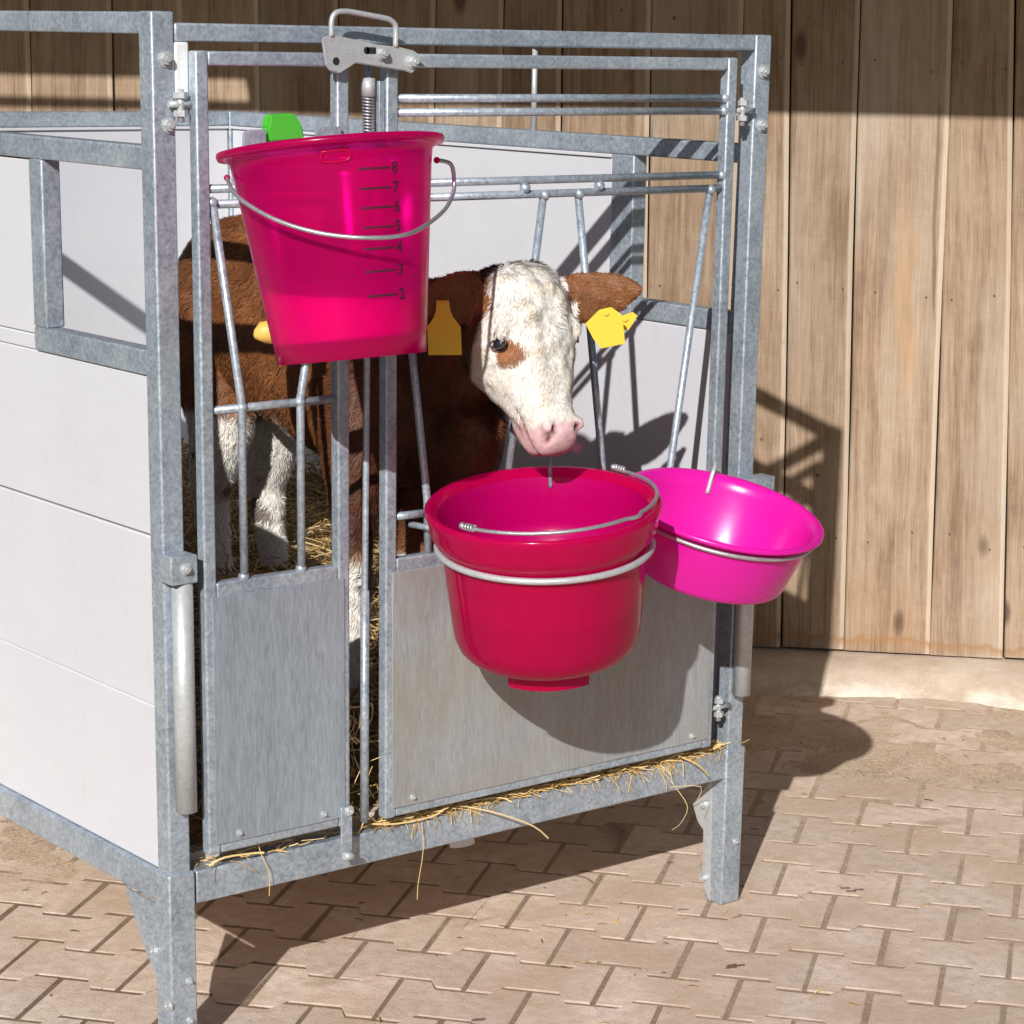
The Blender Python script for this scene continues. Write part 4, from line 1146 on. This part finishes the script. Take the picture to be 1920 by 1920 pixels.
for _ in range(34):
    st_x = r.uniform(.310, .368)
    specs.append((stalk((st_x, r.uniform(.006, .04), r.uniform(.30, .52)), (r.uniform(-.4, .4), r.uniform(-.3, .3), r.uniform(-1, 1)), r.uniform(.03, .08), .1), r.uniform(.0008, .0015), r.choice(SC)))
for _ in range(26):
    z_ = r.uniform(.30, .52)
    specs.append((stalk((.384, .001, z_), (r.uniform(-.2, .2), -.1, 1), .03, 0), .0008, r.choice(SC)))
st([(.325, -.002, .37), (.345, -.006, .395), (.385, -.006, .405)], .0011, 1)
sw_ = stalks(specs, 'straw'); tag(sw_, 'golden straw wisps lying on the front beam under the gates', 'straw', kind='stuff')
# bedding: mound and loose stalks
V = []; F = []; nx, ny = 46, 66
def bedz(x_, y_):
    k = max(0, min(1, (y_ - .10) / 1.3))
    return .40 + .20 * k + .03 * noise.noise(Vector((x_ * 5, y_ * 5, 0))) + .02 * noise.noise(Vector((x_ * 16, y_ * 16, 4))) - .14 * max(0, 1 - (y_ - .045) / .10)
X_ = np.linspace(.037, W - .002, nx); Y_ = np.concatenate([[.0445], np.linspace(.0455, DEP - .002, ny - 1)])
for j, yy in enumerate(Y_):
    for xx in X_: V.append((xx, yy, .301 if j == 0 else bedz(xx, yy)))
for j in range(ny - 1):
    for i in range(nx - 1):
        q = j * nx + i; F.append((q, q + 1, q + nx + 1, q + nx))
bedo = tag(link('bedding', mesh_from('bedding', V, F, M['bed'], True)), 'loose brown straw bedding covering the floor inside the pen', 'bedding', kind='stuff')
specs = []
for _ in range(8500):
    x_ = r.uniform(.045, W - .01); y_ = .05 + (DEP - .1) * r.random() ** 1.0; z_ = bedz(x_, y_) + r.uniform(-.004, .022)
    d = Vector((r.gauss(0, 1), r.gauss(0, 1), r.gauss(0, .35))).normalized(); L = r.uniform(.03, .09)
    c = r.choice(SC); k = r.uniform(.45, 1.0); p = Vector((x_, y_, z_)) - d * L / 2
    q = p + d * L
    if not (.036 < p.x < W and .03 < p.y < DEP and .036 < q.x < W and .03 < q.y < DEP): continue
    specs.append(([p, p + d * (L * .5) + Vector((0, 0, r.uniform(-.004, .006))), q], r.uniform(.0009, .0018), tuple(v * k for v in c)))
bs = stalks(specs, 'bedding_stalks', bedo); bs['kind'] = 'stuff'
# litter on the paving
specs = []
for _ in range(1500):
    x_ = r.uniform(-.8, 2.6); y_ = r.uniform(-1.3, 1.3); L = r.uniform(.004, .02)
    near = math.exp(-((x_ - 1.0) ** 2 + (y_ - .1) ** 2) / .15) + 1.0 * math.exp(-((x_ + .05) ** 2 + (y_ - .85) ** 2) / .12) + .12
    if r.random() > near: continue
    a = r.uniform(0, pi); d = Vector((cos(a), sin(a), r.uniform(-.1, .2)))
    p = Vector((x_, y_, .0015)); specs.append(([p, p + d * L * .5 + Vector((0, 0, .001)), p + d * L], r.uniform(.0005, .0011), r.choice(SC + [(.10, .06, .03), (.16, .09, .05)])))
for (x_, y_) in ((1.36, -.08), (1.75, -.28), (1.55, -.62), (.93, -.22), (.45, -.15)):
    for _ in range(3):
        a = -.75 + r.gauss(0, .3); d = Vector((cos(a), sin(a), .05)) * .6; p = Vector((x_ + r.gauss(0, .01), y_ + r.gauss(0, .01), .002))
        specs.append(([p, p + d * .016, p + d * .03], .0014, (.08, .045, .03)))
tag(stalks(specs, 'ground_litter'), 'scattered bits of straw and twig lying on the pavers', 'litter', kind='stuff')

# grit and pebbles in the joints and on the dirt
gm = []; V = []; F = []
octa = [(1, 0, 0), (-1, 0, 0), (0, 1, 0), (0, -1, 0), (0, 0, 1), (0, 0, -1)]; of = [(0, 2, 4), (2, 1, 4), (1, 3, 4), (3, 0, 4), (2, 0, 5), (1, 2, 5), (3, 1, 5), (0, 3, 5)]
C_ = []
for _ in range(26000):
    x_ = r.uniform(-.9, 2.9); y_ = r.uniform(-1.6, 1.7)
    d = dirt(x_, y_)
    if r.random() > .05 + d * d * .9: continue
    sz = r.uniform(.0006, .0020) * (1.6 if r.random() < .06 else 1); c = r.choice([(.55, .44, .33), (.36, .26, .17), (.66, .56, .45), (.22, .15, .10), (.45, .35, .25)])
    b = len(V); a = r.uniform(0, 3)
    for q in octa:
        V.append((x_ + sz * (q[0] * cos(a) - q[1] * sin(a)), y_ + sz * (q[0] * sin(a) + q[1] * cos(a)), .0006 + sz * .5 + q[2] * sz * .7)); C_.append((*c, 1))
    for f in of: F.append(tuple(b + k for k in f))
me = mesh_from('grit', V, F, M['straw'])
at = me.color_attributes.new('col', 'FLOAT_COLOR', 'POINT'); at.data.foreach_set('color', np.array(C_, dtype=np.float32).ravel())
tag(link('grit', me), 'fine sandy grit strewn over the paving near the wall', 'grit', kind='stuff')
